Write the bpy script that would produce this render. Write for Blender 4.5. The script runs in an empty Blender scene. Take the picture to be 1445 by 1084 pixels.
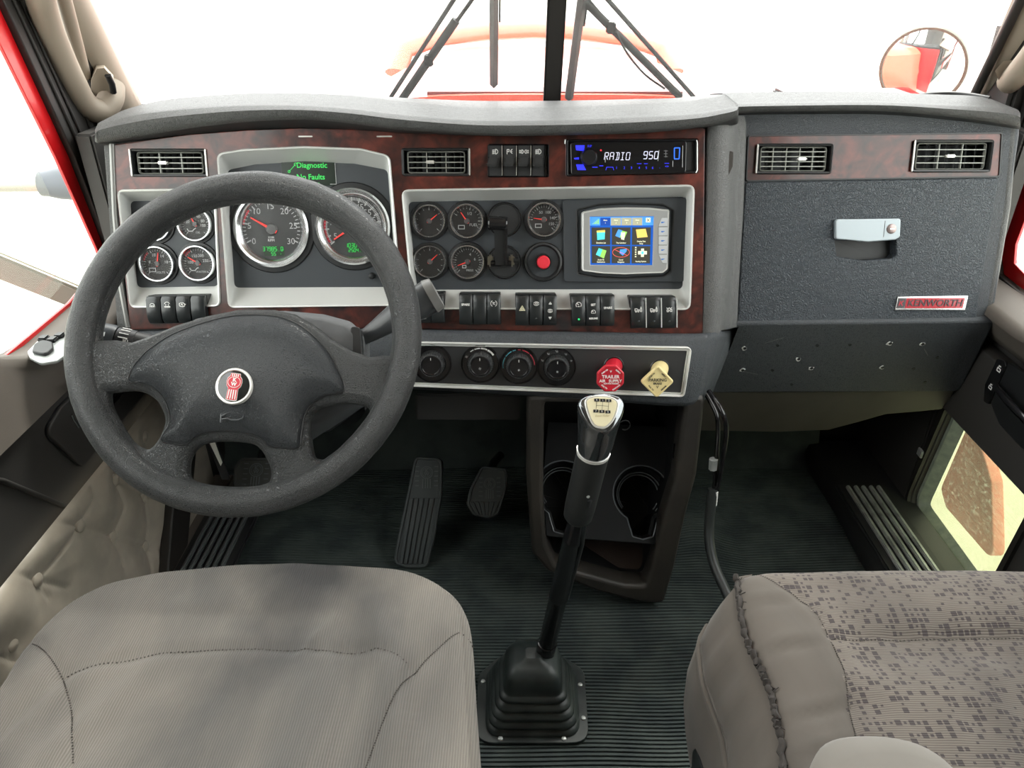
import bpy, bmesh, math, random
from mathutils import Vector, Matrix, noise
random.seed(4)
R=math.radians
# ---------------------------------------------------------------- camera, sky, sun, exposure
PITCH=R(29.7); FP=1050.0; CX,CY=722.5,542.0; CAM=Vector((0,0,1.15))
FW=Vector((0,math.cos(PITCH),-math.sin(PITCH))); UP=Vector((0,math.sin(PITCH),math.cos(PITCH))); RT=Vector((1,0,0))
sc=bpy.context.scene
cam=bpy.data.objects.new('camera',bpy.data.cameras.new('camera')); sc.collection.objects.link(cam); sc.camera=cam
cam.location=CAM; cam.rotation_euler=(R(90)-PITCH,0,0)
cam.data.sensor_width=36; cam.data.lens=36*FP/1445; cam.data.clip_start=.02; cam.data.clip_end=500
sc.view_settings.view_transform='Standard'; sc.view_settings.look='None'; sc.view_settings.gamma=1
sc.view_settings.use_curve_mapping=False; sc.view_settings.exposure=0.0
w=bpy.data.worlds.new('sky'); sc.world=w; w.use_nodes=True
bg=w.node_tree.nodes['Background']; bg.inputs[0].default_value=(1.0,1.0,1.0,1); bg.inputs[1].default_value=5.8
sun=bpy.data.objects.new('sun',bpy.data.lights.new('sun','SUN')); sc.collection.objects.link(sun)
sun.data.energy=3.5; sun.data.angle=R(12); sun.data.color=(1,.97,.9); sun.rotation_euler=(R(-28),R(14),0)
try: sc.cycles.use_denoising=True
except Exception: pass
COL=sc.collection
# ---------------------------------------------------------------- frames
class Fr:
    """a local frame: origin o, axes X (right), Y (up the face), Z (towards the viewer)"""
    def __init__(s,o,X,Y):
        s.o=Vector(o); s.X=Vector(X).normalized(); s.Y=Vector(Y).normalized(); s.Z=s.X.cross(s.Y)
    def M(s):
        return Matrix(((s.X.x,s.Y.x,s.Z.x,s.o.x),(s.X.y,s.Y.y,s.Z.y,s.o.y),(s.X.z,s.Y.z,s.Z.z,s.o.z),(0,0,0,1)))
    def uv(s,px,py,off=0.0):
        d=ray(px,py); t=((s.o+s.Z*off)-CAM).dot(s.Z)/d.dot(s.Z); P=CAM+d*t-s.o
        return (P.dot(s.X),P.dot(s.Y))
    def p3(s,px,py,off=0.0):
        a,b=s.uv(px,py,off); return (a,b,off)
    def w(s,px,py,off=0.0):
        a,b=s.uv(px,py,off); return s.o+s.X*a+s.Y*b+s.Z*off
    def at(s,a,b,c=0.0): return s.o+s.X*a+s.Y*b+s.Z*c
    def sub(s,px,py,off=0.0): return Fr(s.w(px,py,off),s.X,s.Y)
    def move(s,a,b,c): return Fr(s.at(a,b,c),s.X,s.Y)
def ray(px,py): return FW+RT*((px-CX)/FP)+UP*((CY-py)/FP)
def pix(px,py,t): return CAM+ray(px,py)*t
WORLD=Fr((0,0,0),(1,0,0),(0,1,0))
# ---------------------------------------------------------------- materials
MATS={}
def mat(name,col,rough=.5,metal=0,bump=None,var=None,coat=0,emit=None,spec=.5,crease=None):
    if name in MATS: return MATS[name]
    m=bpy.data.materials.new(name); MATS[name]=m; m.use_nodes=True; nt=m.node_tree; b=nt.nodes['Principled BSDF']; L=nt.links
    b.inputs['Base Color'].default_value=(*col,1); b.inputs['Roughness'].default_value=rough; b.inputs['Metallic'].default_value=metal
    b.inputs['Specular IOR Level'].default_value=spec; b.inputs['Coat Weight'].default_value=coat; b.inputs['Coat Roughness'].default_value=.08
    if emit: b.inputs['Emission Color'].default_value=(*emit[:3],1); b.inputs['Emission Strength'].default_value=emit[3]
    tc=nt.nodes.new('ShaderNodeTexCoord')
    if var:   # (scale, amount, second colour)
        n=nt.nodes.new('ShaderNodeTexNoise'); n.inputs['Scale'].default_value=var[0]; n.inputs['Detail'].default_value=6
        L.new(tc.outputs['Object'],n.inputs['Vector']); r=nt.nodes.new('ShaderNodeValToRGB'); r.color_ramp.elements[0].position=.5-var[1]; r.color_ramp.elements[1].position=.5+var[1]
        r.color_ramp.elements[0].color=(*col,1); r.color_ramp.elements[1].color=(*var[2],1); L.new(n.outputs['Fac'],r.inputs[0]); L.new(r.outputs[0],b.inputs['Base Color'])
    if bump:  # (kind, scale, strength, distance)
        k,s,st=bump[:3]; bp=nt.nodes.new('ShaderNodeBump'); bp.inputs['Strength'].default_value=st; bp.inputs['Distance'].default_value=bump[3] if len(bump)>3 else .001
        if k=='leather':
            n=nt.nodes.new('ShaderNodeTexVoronoi'); n.feature='DISTANCE_TO_EDGE'; n.inputs['Scale'].default_value=s
            d=nt.nodes.new('ShaderNodeTexNoise'); d.inputs['Scale'].default_value=s*.4; d.inputs['Detail'].default_value=3
            mx=nt.nodes.new('ShaderNodeMix'); mx.data_type='VECTOR'; mx.inputs[0].default_value=.03; L.new(tc.outputs['Object'],mx.inputs[4]); L.new(d.outputs['Color'],mx.inputs[5]); L.new(tc.outputs['Object'],d.inputs['Vector'])
            L.new(mx.outputs[1],n.inputs['Vector']); cl=nt.nodes.new('ShaderNodeMapRange'); cl.inputs[1].default_value=0; cl.inputs[2].default_value=.22; cl.inputs[3].default_value=0; cl.inputs[4].default_value=1; L.new(n.outputs['Distance'],cl.inputs[0]); L.new(cl.outputs[0],bp.inputs['Height'])
            if crease:   # dust caught in the grain
                cm=nt.nodes.new('ShaderNodeMix'); cm.data_type='RGBA'; src=b.inputs['Base Color'].links[0].from_socket if b.inputs['Base Color'].links else None
                cm.inputs[6].default_value=(*crease,1)
                if src: L.new(src,cm.inputs[7])
                else: cm.inputs[7].default_value=(*col,1)
                L.new(cl.outputs[0],cm.inputs[0]); L.new(cm.outputs[2],b.inputs['Base Color'])
        elif k=='weave':
            n=nt.nodes.new('ShaderNodeTexWave'); n.inputs['Scale'].default_value=s; n.inputs['Distortion'].default_value=.6; n.bands_direction='X'
            L.new(tc.outputs['Object'],n.inputs['Vector']); L.new(n.outputs['Fac'],bp.inputs['Height'])
        else:
            n=nt.nodes.new('ShaderNodeTexNoise'); n.inputs['Scale'].default_value=s; n.inputs['Detail'].default_value=4
            L.new(tc.outputs['Object'],n.inputs['Vector']); L.new(n.outputs['Fac'],bp.inputs['Height'])
        L.new(bp.outputs[0],b.inputs['Normal'])
    return m
def nodes(m): return m.node_tree, m.node_tree.nodes['Principled BSDF']
DASH=mat('dash_vinyl',(.032,.037,.043),.45,bump=('leather',260,.6,.0010),crease=(.055,.062,.070))
COLM=mat('worn_column_vinyl',(.075,.077,.076),.42,bump=('leather',230,.5,.0010),crease=(.10,.10,.098))
PADM=mat('dash_pad_vinyl',(.036,.037,.037),.44,bump=('leather',260,.7,.0012),var=(9,.2,(.052,.053,.052)),crease=(.075,.076,.074))
GLOV=mat('glovebox_vinyl',(.026,.034,.043),.42,bump=('leather',190,.8,.0014),crease=(.041,.051,.061))
BLK=mat('black_plastic',(.012,.013,.014),.38)
BLK2=mat('satin_black',(.02,.021,.022),.5,bump=('noise',900,.2,.0005))
GLS=mat('gloss_black',(.008,.008,.009),.12)
PANEL=mat('gauge_panel_grey',(.036,.042,.048),.5,bump=('noise',1500,.15,.0003))
SILV=mat('silver_paint_plastic',(.66,.67,.65),.38,metal=.25,bump=('noise',60,.05,.0005))
BRITE=mat('bright_trim',(.75,.74,.70),.25,metal=.5)
CHROME=mat('chrome',(.68,.69,.70),.2,metal=1)
WHITE=mat('white_print',(.75,.75,.73),.6)
WHITED=mat('dim_white_print',(.45,.46,.46),.6)
REDN=mat('red_needle',(.8,.05,.04),.5,emit=(1,.05,.04,.25))
REDP=mat('red_plastic',(.55,.012,.03),.35,coat=.3)
REDB=mat('red_button_plastic',(.75,.03,.05),.45)
YELP=mat('cream_yellow_plastic',(.72,.60,.30),.4)
GREEN=mat('green_display',(.02,.3,.05),.5,emit=(.05,1,.15,.55))
BLUEE=mat('blue_backlight',(.02,.02,.6),.5,emit=(.02,.03,1,1.0))
WHITEE=mat('white_display',(.5,.5,.6),.5,emit=(.8,.8,1,.6))
REDL=mat('red_indicator',(.6,.02,.02),.5,emit=(1,.02,.05,.9))
GREENL=mat('green_indicator',(.02,.5,.1),.5,emit=(.02,.9,.25,.7))
TAUPE=mat('taupe_door_trim',(.115,.100,.085),.6,bump=('noise',700,.25,.0005))
DGREY=mat('dark_grey_door_panel',(.034,.032,.030),.6,bump=('noise',900,.25,.0005))
BEIGE=mat('beige_pillar_trim',(.30,.255,.20),.6,bump=('noise',600,.15,.0004))
SEAL=mat('rubber_seal',(.018,.016,.014),.55)
REDPAINT=mat('red_paint',(.62,.006,.010),.3,coat=.6)
RUBBER=mat('floor_rubber',(.028,.038,.039),.72,spec=.3,var=(14,.12,(.052,.066,.062)),bump=('noise',300,.3,.0008))
BOOT=mat('boot_rubber',(.012,.017,.017),.45,var=(22,.1,(.028,.036,.035)))
TUFT=mat('tufted_beige_vinyl',(.38,.335,.275),.33,bump=('leather',500,.1,.0004),var=(16,.14,(.29,.26,.215)))
CONS=mat('console_plastic',(.024,.022,.020),.42,bump=('leather',700,.25,.0004),var=(8,.15,(.042,.037,.031)))
CARPET=mat('dark_carpet',(.012,.011,.010),.95,bump=('noise',1200,1,.002))
STEEL=mat('dull_aluminium',(.55,.58,.57),.35,metal=.4,var=(40,.2,(.30,.32,.31)))
CONC=mat('concrete',(.44,.44,.37),.9,var=(3,.25,(.55,.55,.48)))
WIPER=mat('wiper_black',(.012,.012,.012),.5)
DARK=mat('unlit_interior_board',(.010,.012,.013),.8)
def burl():
    m=mat('burl_wood',(.08,.02,.012),.3,coat=.3); nt,b=nodes(m); L=nt.links; N=nt.nodes.new
    tc=N('ShaderNodeTexCoord'); n1=N('ShaderNodeTexNoise'); n1.inputs['Scale'].default_value=8; n1.inputs['Detail'].default_value=5; n1.inputs['Distortion'].default_value=2.6
    n2=N('ShaderNodeTexNoise'); n2.inputs['Scale'].default_value=34; n2.inputs['Detail'].default_value=8; n2.inputs['Distortion'].default_value=1.4
    L.new(tc.outputs['Object'],n1.inputs['Vector']); L.new(tc.outputs['Object'],n2.inputs['Vector'])
    a=N('ShaderNodeMath'); a.operation='MULTIPLY_ADD'; a.inputs[1].default_value=.45; L.new(n2.outputs['Fac'],a.inputs[0])
    s=N('ShaderNodeMath'); s.operation='MULTIPLY'; s.inputs[1].default_value=.62; L.new(n1.outputs['Fac'],s.inputs[0]); L.new(s.outputs[0],a.inputs[2])
    r=N('ShaderNodeValToRGB'); e=r.color_ramp.elements; e[0].position=.40; e[0].color=(.010,.004,.004,1); e[1].position=.72; e[1].color=(.15,.030,.020,1)
    x=e.new(.54); x.color=(.055,.013,.009,1); L.new(a.outputs[0],r.inputs[0]); L.new(r.outputs[0],b.inputs['Base Color']); return m
BURL=burl()
def fabric(name,c1,c2,scale,ribdir,squares=None,stain=None):
    m=mat(name,c1,.95,spec=.2); nt,b=nodes(m); L=nt.links; N=nt.nodes.new
    b.inputs['Sheen Weight'].default_value=.15
    tc=N('ShaderNodeTexCoord'); n=N('ShaderNodeTexNoise'); n.inputs['Scale'].default_value=3.6; n.inputs['Detail'].default_value=7; n.inputs['Distortion'].default_value=.7
    mp=N('ShaderNodeMapping'); mp.inputs['Scale'].default_value=(1.6,.8,1); L.new(tc.outputs['Object'],mp.inputs[0]); L.new(mp.outputs[0],n.inputs['Vector'])
    r=N('ShaderNodeValToRGB'); e=r.color_ramp.elements; e[0].position=.36; e[0].color=(*c2,1); e[1].position=.62; e[1].color=(*c1,1); L.new(n.outputs['Fac'],r.inputs[0])
    out=r.outputs[0]
    wv=N('ShaderNodeTexWave'); wv.bands_direction=ribdir if ribdir!='N' else 'X'; wv.inputs['Scale'].default_value=scale; wv.inputs['Distortion'].default_value=.4; L.new(tc.outputs['Object'],wv.inputs['Vector'])
    mx=N('ShaderNodeMix'); mx.data_type='RGBA'; mx.blend_type='MULTIPLY'; mx.inputs[0].default_value=.28 if ribdir!='N' else 0; L.new(out,mx.inputs[6]); L.new(wv.outputs['Color'],mx.inputs[7]); out=mx.outputs[2]
    if squares:
        # woven print: small dark squares in a loose grid, present at random
        sep=N('ShaderNodeSeparateXYZ'); L.new(tc.outputs['Object'],sep.inputs[0])
        def math_(op,a,bv=None):
            k=N('ShaderNodeMath'); k.operation=op
            for i,v in enumerate((a,bv)):
                if v is None: continue
                if isinstance(v,(int,float)): k.inputs[i].default_value=v
                else: L.new(v,k.inputs[i])
            return k.outputs[0]
        xs=math_('MULTIPLY',sep.outputs[0],squares); ys=math_('MULTIPLY',sep.outputs[1],squares)
        cx=math_('FLOOR',xs); cy=math_('FLOOR',ys); fx=math_('FRACT',xs); fy=math_('FRACT',ys)
        cb=N('ShaderNodeCombineXYZ'); L.new(cx,cb.inputs[0]); L.new(cy,cb.inputs[1]); wn=N('ShaderNodeTexWhiteNoise'); wn.noise_dimensions='2D'; L.new(cb.outputs[0],wn.inputs['Vector'])
        half=math_('MULTIPLY_ADD',wn.outputs['Value'],.3); half.node.inputs[2].default_value=.17
        sx=N('ShaderNodeSeparateColor'); L.new(wn.outputs['Color'],sx.inputs[0])
        dx=math_('ABSOLUTE',math_('SUBTRACT',fx,.5)); dy=math_('ABSOLUTE',math_('SUBTRACT',fy,.5))
        ins=math_('MULTIPLY',math_('LESS_THAN',dx,half),math_('LESS_THAN',dy,half))
        ins=math_('MULTIPLY',ins,math_('GREATER_THAN',sx.outputs[1],.52)); ins=math_('MULTIPLY',ins,.8)
        m2=N('ShaderNodeMix'); m2.data_type='RGBA'; L.new(ins,m2.inputs[0]); L.new(out,m2.inputs[6]); m2.inputs[7].default_value=(.035,.028,.032,1); out=m2.outputs[2]
    for (sxp,syp,srx,sry,amt) in (stain or []):   # worn, dirty areas of the cloth with a place and shape of their own
        mp2=N('ShaderNodeMapping'); mp2.inputs['Location'].default_value=(-sxp/srx,-syp/sry,0); mp2.inputs['Scale'].default_value=(1/srx,1/sry,0); L.new(tc.outputs['Object'],mp2.inputs[0])
        nn=N('ShaderNodeTexNoise'); nn.inputs['Scale'].default_value=14; nn.inputs['Detail'].default_value=5; L.new(tc.outputs['Object'],nn.inputs['Vector'])
        ad=N('ShaderNodeVectorMath'); ad.operation='MULTIPLY_ADD'; L.new(nn.outputs['Color'],ad.inputs[0]); ad.inputs[1].default_value=(1.3,1.3,0); L.new(mp2.outputs[0],ad.inputs[2])
        su=N('ShaderNodeVectorMath'); su.operation='SUBTRACT'; L.new(ad.outputs[0],su.inputs[0]); su.inputs[1].default_value=(.65,.65,0)
        ln=N('ShaderNodeVectorMath'); ln.operation='LENGTH'; L.new(su.outputs[0],ln.inputs[0])
        mr=N('ShaderNodeMapRange'); mr.inputs[1].default_value=1.25; mr.inputs[2].default_value=.35; mr.inputs[3].default_value=0; mr.inputs[4].default_value=amt; L.new(ln.outputs['Value'],mr.inputs[0])
        m3=N('ShaderNodeMix'); m3.data_type='RGBA'; L.new(mr.outputs[0],m3.inputs[0]); L.new(out,m3.inputs[6]); m3.inputs[7].default_value=(.040,.040,.043,1); out=m3.outputs[2]
    L.new(out,b.inputs['Base Color'])
    bp=N('ShaderNodeBump'); bp.inputs['Strength'].default_value=.35 if ribdir!='N' else .0; bp.inputs['Distance'].default_value=.0012; L.new(wv.outputs['Fac'],bp.inputs['Height']); L.new(bp.outputs[0],b.inputs['Normal'])
    return m
def glass(name,dust,tint=(.95,.97,.95),dustcol=(.8,.8,.74),speck=0,refl=1.0):
    m=bpy.data.materials.new(name); m.use_nodes=True; nt=m.node_tree; L=nt.links; N=nt.nodes.new; nt.nodes.clear()
    o=N('ShaderNodeOutputMaterial'); tr=N('ShaderNodeBsdfTransparent'); tr.inputs[0].default_value=(*tint,1)
    gl=N('ShaderNodeBsdfGlossy'); gl.inputs['Roughness'].default_value=.02; fr=N('ShaderNodeFresnel'); fr.inputs[0].default_value=1.35
    m1=N('ShaderNodeMixShader'); ge=N('ShaderNodeNewGeometry'); inv=N('ShaderNodeMath'); inv.operation='SUBTRACT'; inv.inputs[0].default_value=1; inv2=N('ShaderNodeMath'); inv2.operation='MULTIPLY'; inv2.inputs[1].default_value=refl; L.new(ge.outputs['Backfacing'],inv.inputs[1]); mu=N('ShaderNodeMath'); mu.operation='MULTIPLY'; L.new(fr.outputs[0],mu.inputs[0]); L.new(inv.outputs[0],mu.inputs[1]); L.new(mu.outputs[0],inv2.inputs[0]); L.new(inv2.outputs[0],m1.inputs[0]); L.new(tr.outputs[0],m1.inputs[1]); L.new(gl.outputs[0],m1.inputs[2])
    out=m1.outputs[0]
    if dust>0:
        t=N('ShaderNodeBsdfTranslucent'); t.inputs[0].default_value=(*dustcol,1); d=N('ShaderNodeBsdfDiffuse'); d.inputs[0].default_value=(*dustcol,1)
        md=N('ShaderNodeMixShader'); md.inputs[0].default_value=.35; L.new(t.outputs[0],md.inputs[1]); L.new(d.outputs[0],md.inputs[2])
        m2=N('ShaderNodeMixShader'); L.new(out,m2.inputs[1]); L.new(md.outputs[0],m2.inputs[2])
        tc=N('ShaderNodeTexCoord'); n=N('ShaderNodeTexNoise'); n.inputs['Scale'].default_value=5; n.inputs['Detail'].default_value=5; L.new(tc.outputs['Object'],n.inputs['Vector'])
        mr=N('ShaderNodeMapRange'); mr.inputs[1].default_value=.3; mr.inputs[2].default_value=.7; mr.inputs[3].default_value=dust*.8; mr.inputs[4].default_value=dust*1.2; L.new(n.outputs['Fac'],mr.inputs[0]); f=mr.outputs[0]
        if speck:
            v=N('ShaderNodeTexNoise'); v.inputs['Scale'].default_value=110; v.inputs['Detail'].default_value=3; L.new(tc.outputs['Object'],v.inputs['Vector'])
            m4=N('ShaderNodeMapRange'); m4.inputs[1].default_value=.56; m4.inputs[2].default_value=.66; m4.inputs[3].default_value=0; m4.inputs[4].default_value=speck; L.new(v.outputs['Fac'],m4.inputs[0])
            ad=N('ShaderNodeMath'); ad.operation='ADD'; ad.use_clamp=True; L.new(f,ad.inputs[0]); L.new(m4.outputs[0],ad.inputs[1]); f=ad.outputs[0]
        L.new(f,m2.inputs[0]); out=m2.outputs[0]
    L.new(out,o.inputs[0]); MATS[name]=m; return m
LENS=glass('gauge_glass',0,(.97,.97,.97),refl=.18)
WSG=glass('dusty_windshield_glass',.022,(.96,.97,.96),(.85,.85,.82))
SIDEG=glass('dusty_side_glass',.05)
PEEPG=glass('dirty_peep_glass',.06,(.56,.58,.46),(.7,.75,.6),speck=.13)
# ---------------------------------------------------------------- mesh makers (all return a mesh)
def fin(me,ang=35,smooth=True):
    if smooth:
        me.shade_smooth()
        try: me.set_sharp_from_angle(angle=R(ang))
        except Exception: pass
    return me
def py(vs,fs,ang=35,fix=False):
    me=bpy.data.meshes.new('m'); me.from_pydata([tuple(v) for v in vs],[],fs); me.update()
    if fix:
        bm=bmesh.new(); bm.from_mesh(me); bmesh.ops.remove_doubles(bm,verts=bm.verts,dist=1e-6); bmesh.ops.recalc_face_normals(bm,faces=bm.faces); bm.to_mesh(me); bm.free()
    return fin(me,ang)
def loft(loops,caps=(True,True),closed=True,ang=35):
    n=len(loops[0]); vs=[p for l in loops for p in l]; fs=[]
    for k in range(len(loops)-1):
        for i in range(n if closed else n-1):
            j=(i+1)%n; fs.append((k*n+i,k*n+j,(k+1)*n+j,(k+1)*n+i))
    if caps[0]: fs.append(tuple(range(n))[::-1])
    if caps[1]: fs.append(tuple((len(loops)-1)*n+i for i in range(n)))
    return py(vs,fs,ang,fix=True)
def plate(loops,z0,z1,bev=0,ang=35):
    cu=bpy.data.curves.new('c','CURVE'); cu.dimensions='2D'; cu.fill_mode='BOTH'
    for l in loops:
        sp=cu.splines.new('POLY'); sp.points.add(len(l)-1)
        for i,p in enumerate(l): sp.points[i].co=(p[0],p[1],0,1)
        sp.use_cyclic_u=True
    cu.extrude=max((z1-z0)/2-bev,0); cu.bevel_depth=bev; cu.bevel_resolution=2
    o=bpy.data.objects.new('t',cu); me=bpy.data.meshes.new_from_object(o); bpy.data.objects.remove(o); bpy.data.curves.remove(cu)
    me.transform(Matrix.Translation((0,0,(z0+z1)/2))); me.materials.clear(); return fin(me,ang)
def fillet(pts,r,n=5):
    out=[]; N=len(pts)
    for i in range(N):
        rr=r[i] if isinstance(r,(list,tuple)) else r
        a,b,c=Vector(pts[i-1][:2]),Vector(pts[i][:2]),Vector(pts[(i+1)%N][:2]); u=(a-b).normalized(); v=(c-b).normalized()
        ang=u.angle(v); d=min(rr/math.tan(ang/2),(a-b).length*.49,(c-b).length*.49); p,q=b+u*d,b+v*d
        for k in range(n+1):
            t=k/n; out.append(tuple(p*(1-t)**2+b*2*t*(1-t)+q*t*t))
    return out
def rect(w,h,r=0,n=4,cx=0,cy=0):
    p=[(cx-w/2,cy-h/2),(cx+w/2,cy-h/2),(cx+w/2,cy+h/2),(cx-w/2,cy+h/2)]
    return fillet(p,r,n) if r else p
def circ(r,n=32,cx=0,cy=0): return [(cx+r*math.cos(i*2*math.pi/n),cy+r*math.sin(i*2*math.pi/n)) for i in range(n)]
def z(l,h): return [(p[0],p[1],h) for p in l]
def inset(l,d):
    """shrink a closed outline by d along its local normals"""
    N=len(l); A=sum(l[i-1][0]*l[i][1]-l[i][0]*l[i-1][1] for i in range(N)); s=1 if A>0 else -1; out=[]
    for i in range(N):
        k=1
        a,c=Vector(l[i-1][:2]),Vector(l[(i+1)%N][:2]); t=(c-a)
        if t.length<1e-9: t=Vector((1,0))
        t.normalize(); out.append((l[i][0]-t.y*d*s,l[i][1]+t.x*d*s))
    return out
def box(sx,sy,sz,c=(0,0,0),b=0.0):
    bm=bmesh.new(); bmesh.ops.create_cube(bm,size=1); bmesh.ops.scale(bm,vec=(sx,sy,sz),verts=bm.verts); bmesh.ops.translate(bm,vec=c,verts=bm.verts)
    if b: bmesh.ops.bevel(bm,geom=list(bm.edges),offset=b,segments=2,affect='EDGES')
    me=bpy.data.meshes.new('m'); bm.to_mesh(me); bm.free(); return fin(me)
def lathe(prof,n=32,ang=35,a0=0,a1=2*math.pi):
    full=abs(a1-a0-2*math.pi)<1e-6; m=n if full else n+1; vs=[]; fs=[]
    for (r,h) in prof:
        for i in range(m):
            a=a0+(a1-a0)*i/n; vs.append((r*math.cos(a),r*math.sin(a),h))
    for k in range(len(prof)-1):
        for i in range(n):
            j=(i+1)%m; fs.append((k*m+i,k*m+j,(k+1)*m+j,(k+1)*m+i))
    return py(vs,fs,ang,fix=True)
def spline(pts,n=8):
    P=[Vector(p) for p in pts]; out=[]
    for i in range(len(P)-1):
        a=P[max(i-1,0)]; b=P[i]; c=P[i+1]; d=P[min(i+2,len(P)-1)]
        for k in range(n):
            t=k/n; out.append(.5*((2*b)+(c-a)*t+(2*a-5*b+4*c-d)*t*t+(3*b-a-3*c+d)*t**3))
    out.append(P[-1]); return out
def tube(pts,r,n=10,caps=True,flat=1.0,up=None):
    P=[Vector(p) for p in pts]; loops=[]; ref=Vector(up) if up else Vector((0,0,1)); prev=None
    for i,p in enumerate(P):
        t=(P[min(i+1,len(P)-1)]-P[max(i-1,0)]).normalized()
        a=(prev if prev is not None else (ref if abs(t.dot(ref))<.95 else Vector((1,0,0)))); a=(a-t*a.dot(t)).normalized(); prev=a; b=t.cross(a)
        rr=r[min(int(i*len(r)/len(P)),len(r)-1)] if isinstance(r,list) else (r(i/(len(P)-1)) if callable(r) else r)
        loops.append([p+a*rr*flat*math.cos(k*2*math.pi/n)+b*rr*math.sin(k*2*math.pi/n) for k in range(n)])
    return loft(loops,(caps,caps),ang=50)
def strokes(lines,wd,h=0.0):
    vs=[];fs=[]
    for l in lines:
        for a,b in zip(l[:-1],l[1:]):
            d=Vector((b[0]-a[0],b[1]-a[1]))
            if d.length<1e-9: continue
            nrm=Vector((-d.y,d.x)).normalized()*wd/2; e=d.normalized()*wd*.25; k=len(vs)
            for p,s in ((Vector(a[:2])-e,-1),(Vector(b[:2])+e,-1),(Vector(b[:2])+e,1),(Vector(a[:2])-e,1)): q=p+nrm*s; vs.append((q.x,q.y,h))
            fs.append((k,k+1,k+2,k+3))
    return py(vs,fs)
def text(s,size,x=0,y=0,h=0.0,bold=0.0,shear=0.0,sx=1.0,align='CENTER',ext=0.0,rot=0):
    cu=bpy.data.curves.new('t','FONT'); cu.body=s; cu.size=size; cu.align_x=align; cu.align_y='CENTER'; cu.offset=bold; cu.shear=shear; cu.extrude=ext; cu.resolution_u=3
    o=bpy.data.objects.new('t',cu); me=bpy.data.meshes.new_from_object(o); bpy.data.objects.remove(o); bpy.data.curves.remove(cu)
    me.transform(Matrix.Translation((x,y,h))@Matrix.Rotation(rot,4,'Z')@Matrix.Diagonal((sx,1,1,1))); me.materials.clear(); return me
SEG={'0':'abcdef','1':'bc','2':'abged','3':'abgcd','4':'fgbc','5':'afgcd','6':'afgedc','7':'abc','8':'abcdefg','9':'abcdfg','O':'abcdef','A':'abcefg','D':'abcdim','R':'abefgr','I':'adim'}
def segtext(s,hgt,x,y,h,wd,lean=.12):
    w_=hgt*.5; adv=hgt*.78; x0=x-adv*(len(s)-1)/2; L=[]
    for k,ch in enumerate(s):
        cx=x0+k*adv; P=lambda a,b: (cx+a*w_/2+b*hgt/2*lean,y+b*hgt/2)
        if ch=='.': L.append([P(0,-1),P(.2,-1)]); continue
        g={'a':((-.8,1),(.8,1)),'b':((1,.9),(1,.1)),'c':((1,-.1),(1,-.9)),'d':((-.8,-1),(.8,-1)),'e':((-1,-.1),(-1,-.9)),'f':((-1,.9),(-1,.1)),'g':((-.8,0),(.8,0)),'i':((0,.85),(0,.1)),'m':((0,-.1),(0,-.85)),'r':((.1,-.1),(.9,-.9))}
        for c_ in SEG.get(ch,''): L.append([P(*g[c_][0]),P(*g[c_][1])])
    return strokes(L,wd,h)
def join(ms):
    bm=bmesh.new()
    for m in ms: bm.from_mesh(m)
    me=bpy.data.meshes.new('m'); bm.to_mesh(me); bm.free(); return fin(me)
def xf(me,M): me.transform(M); return me
def TR(x,y,z_): return Matrix.Translation((x,y,z_))
def RX(a): return Matrix.Rotation(a,4,'X')
def RY(a): return Matrix.Rotation(a,4,'Y')
def RZ(a): return Matrix.Rotation(a,4,'Z')
# ---------------------------------------------------------------- object makers
def thing(name,label,cat,fr,group=None,kind=None):
    o=bpy.data.objects.new(name,None); COL.objects.link(o); o.matrix_world=fr.M(); o.empty_display_size=.02
    o['label']=label; o['category']=cat
    if group: o['group']=group
    return o
def part(name,me,m,parent,label=None,kind=None,M=None):
    o=bpy.data.objects.new(name,me); COL.objects.link(o)
    if parent is not None: o.parent=parent
    if M is not None: o.matrix_local=M
    if m is not None:
        if not me.materials: me.materials.append(m)
    if label: o['label']=label
    if kind: o['kind']=kind
    return o
def solo(name,me,m,fr,label,cat,group=None):
    o=part(name,me,m,None,label); o.matrix_world=fr.M(); o['category']=cat
    if group: o['group']=group
    return o
def struct(name,me,m,fr=WORLD,label=None):
    o=part(name,me,m,None,label); o.matrix_world=fr.M(); o['kind']='structure'; return o
def sempty(name,fr=WORLD):
    o=bpy.data.objects.new(name,None); COL.objects.link(o); o.matrix_world=fr.M(); o['kind']='structure'; return o
# main dash plane: 17 degrees back from upright
TILT=R(17)
D=Fr(pix(722.5,230,1.25),(1,0,0),(0,math.sin(TILT),math.cos(TILT)))
def UV(fr,pts,off=0.0): return [fr.uv(x,y,off) for x,y in pts]
# ================================================================= SETTING
# ---- outside ground
struct('ground',py([(-40,-20,-1.3),(40,-20,-1.3),(40,60,-1.3),(-40,60,-1.3)],[(0,1,2,3)]),CONC,label='pale concrete yard outside the cab')
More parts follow.
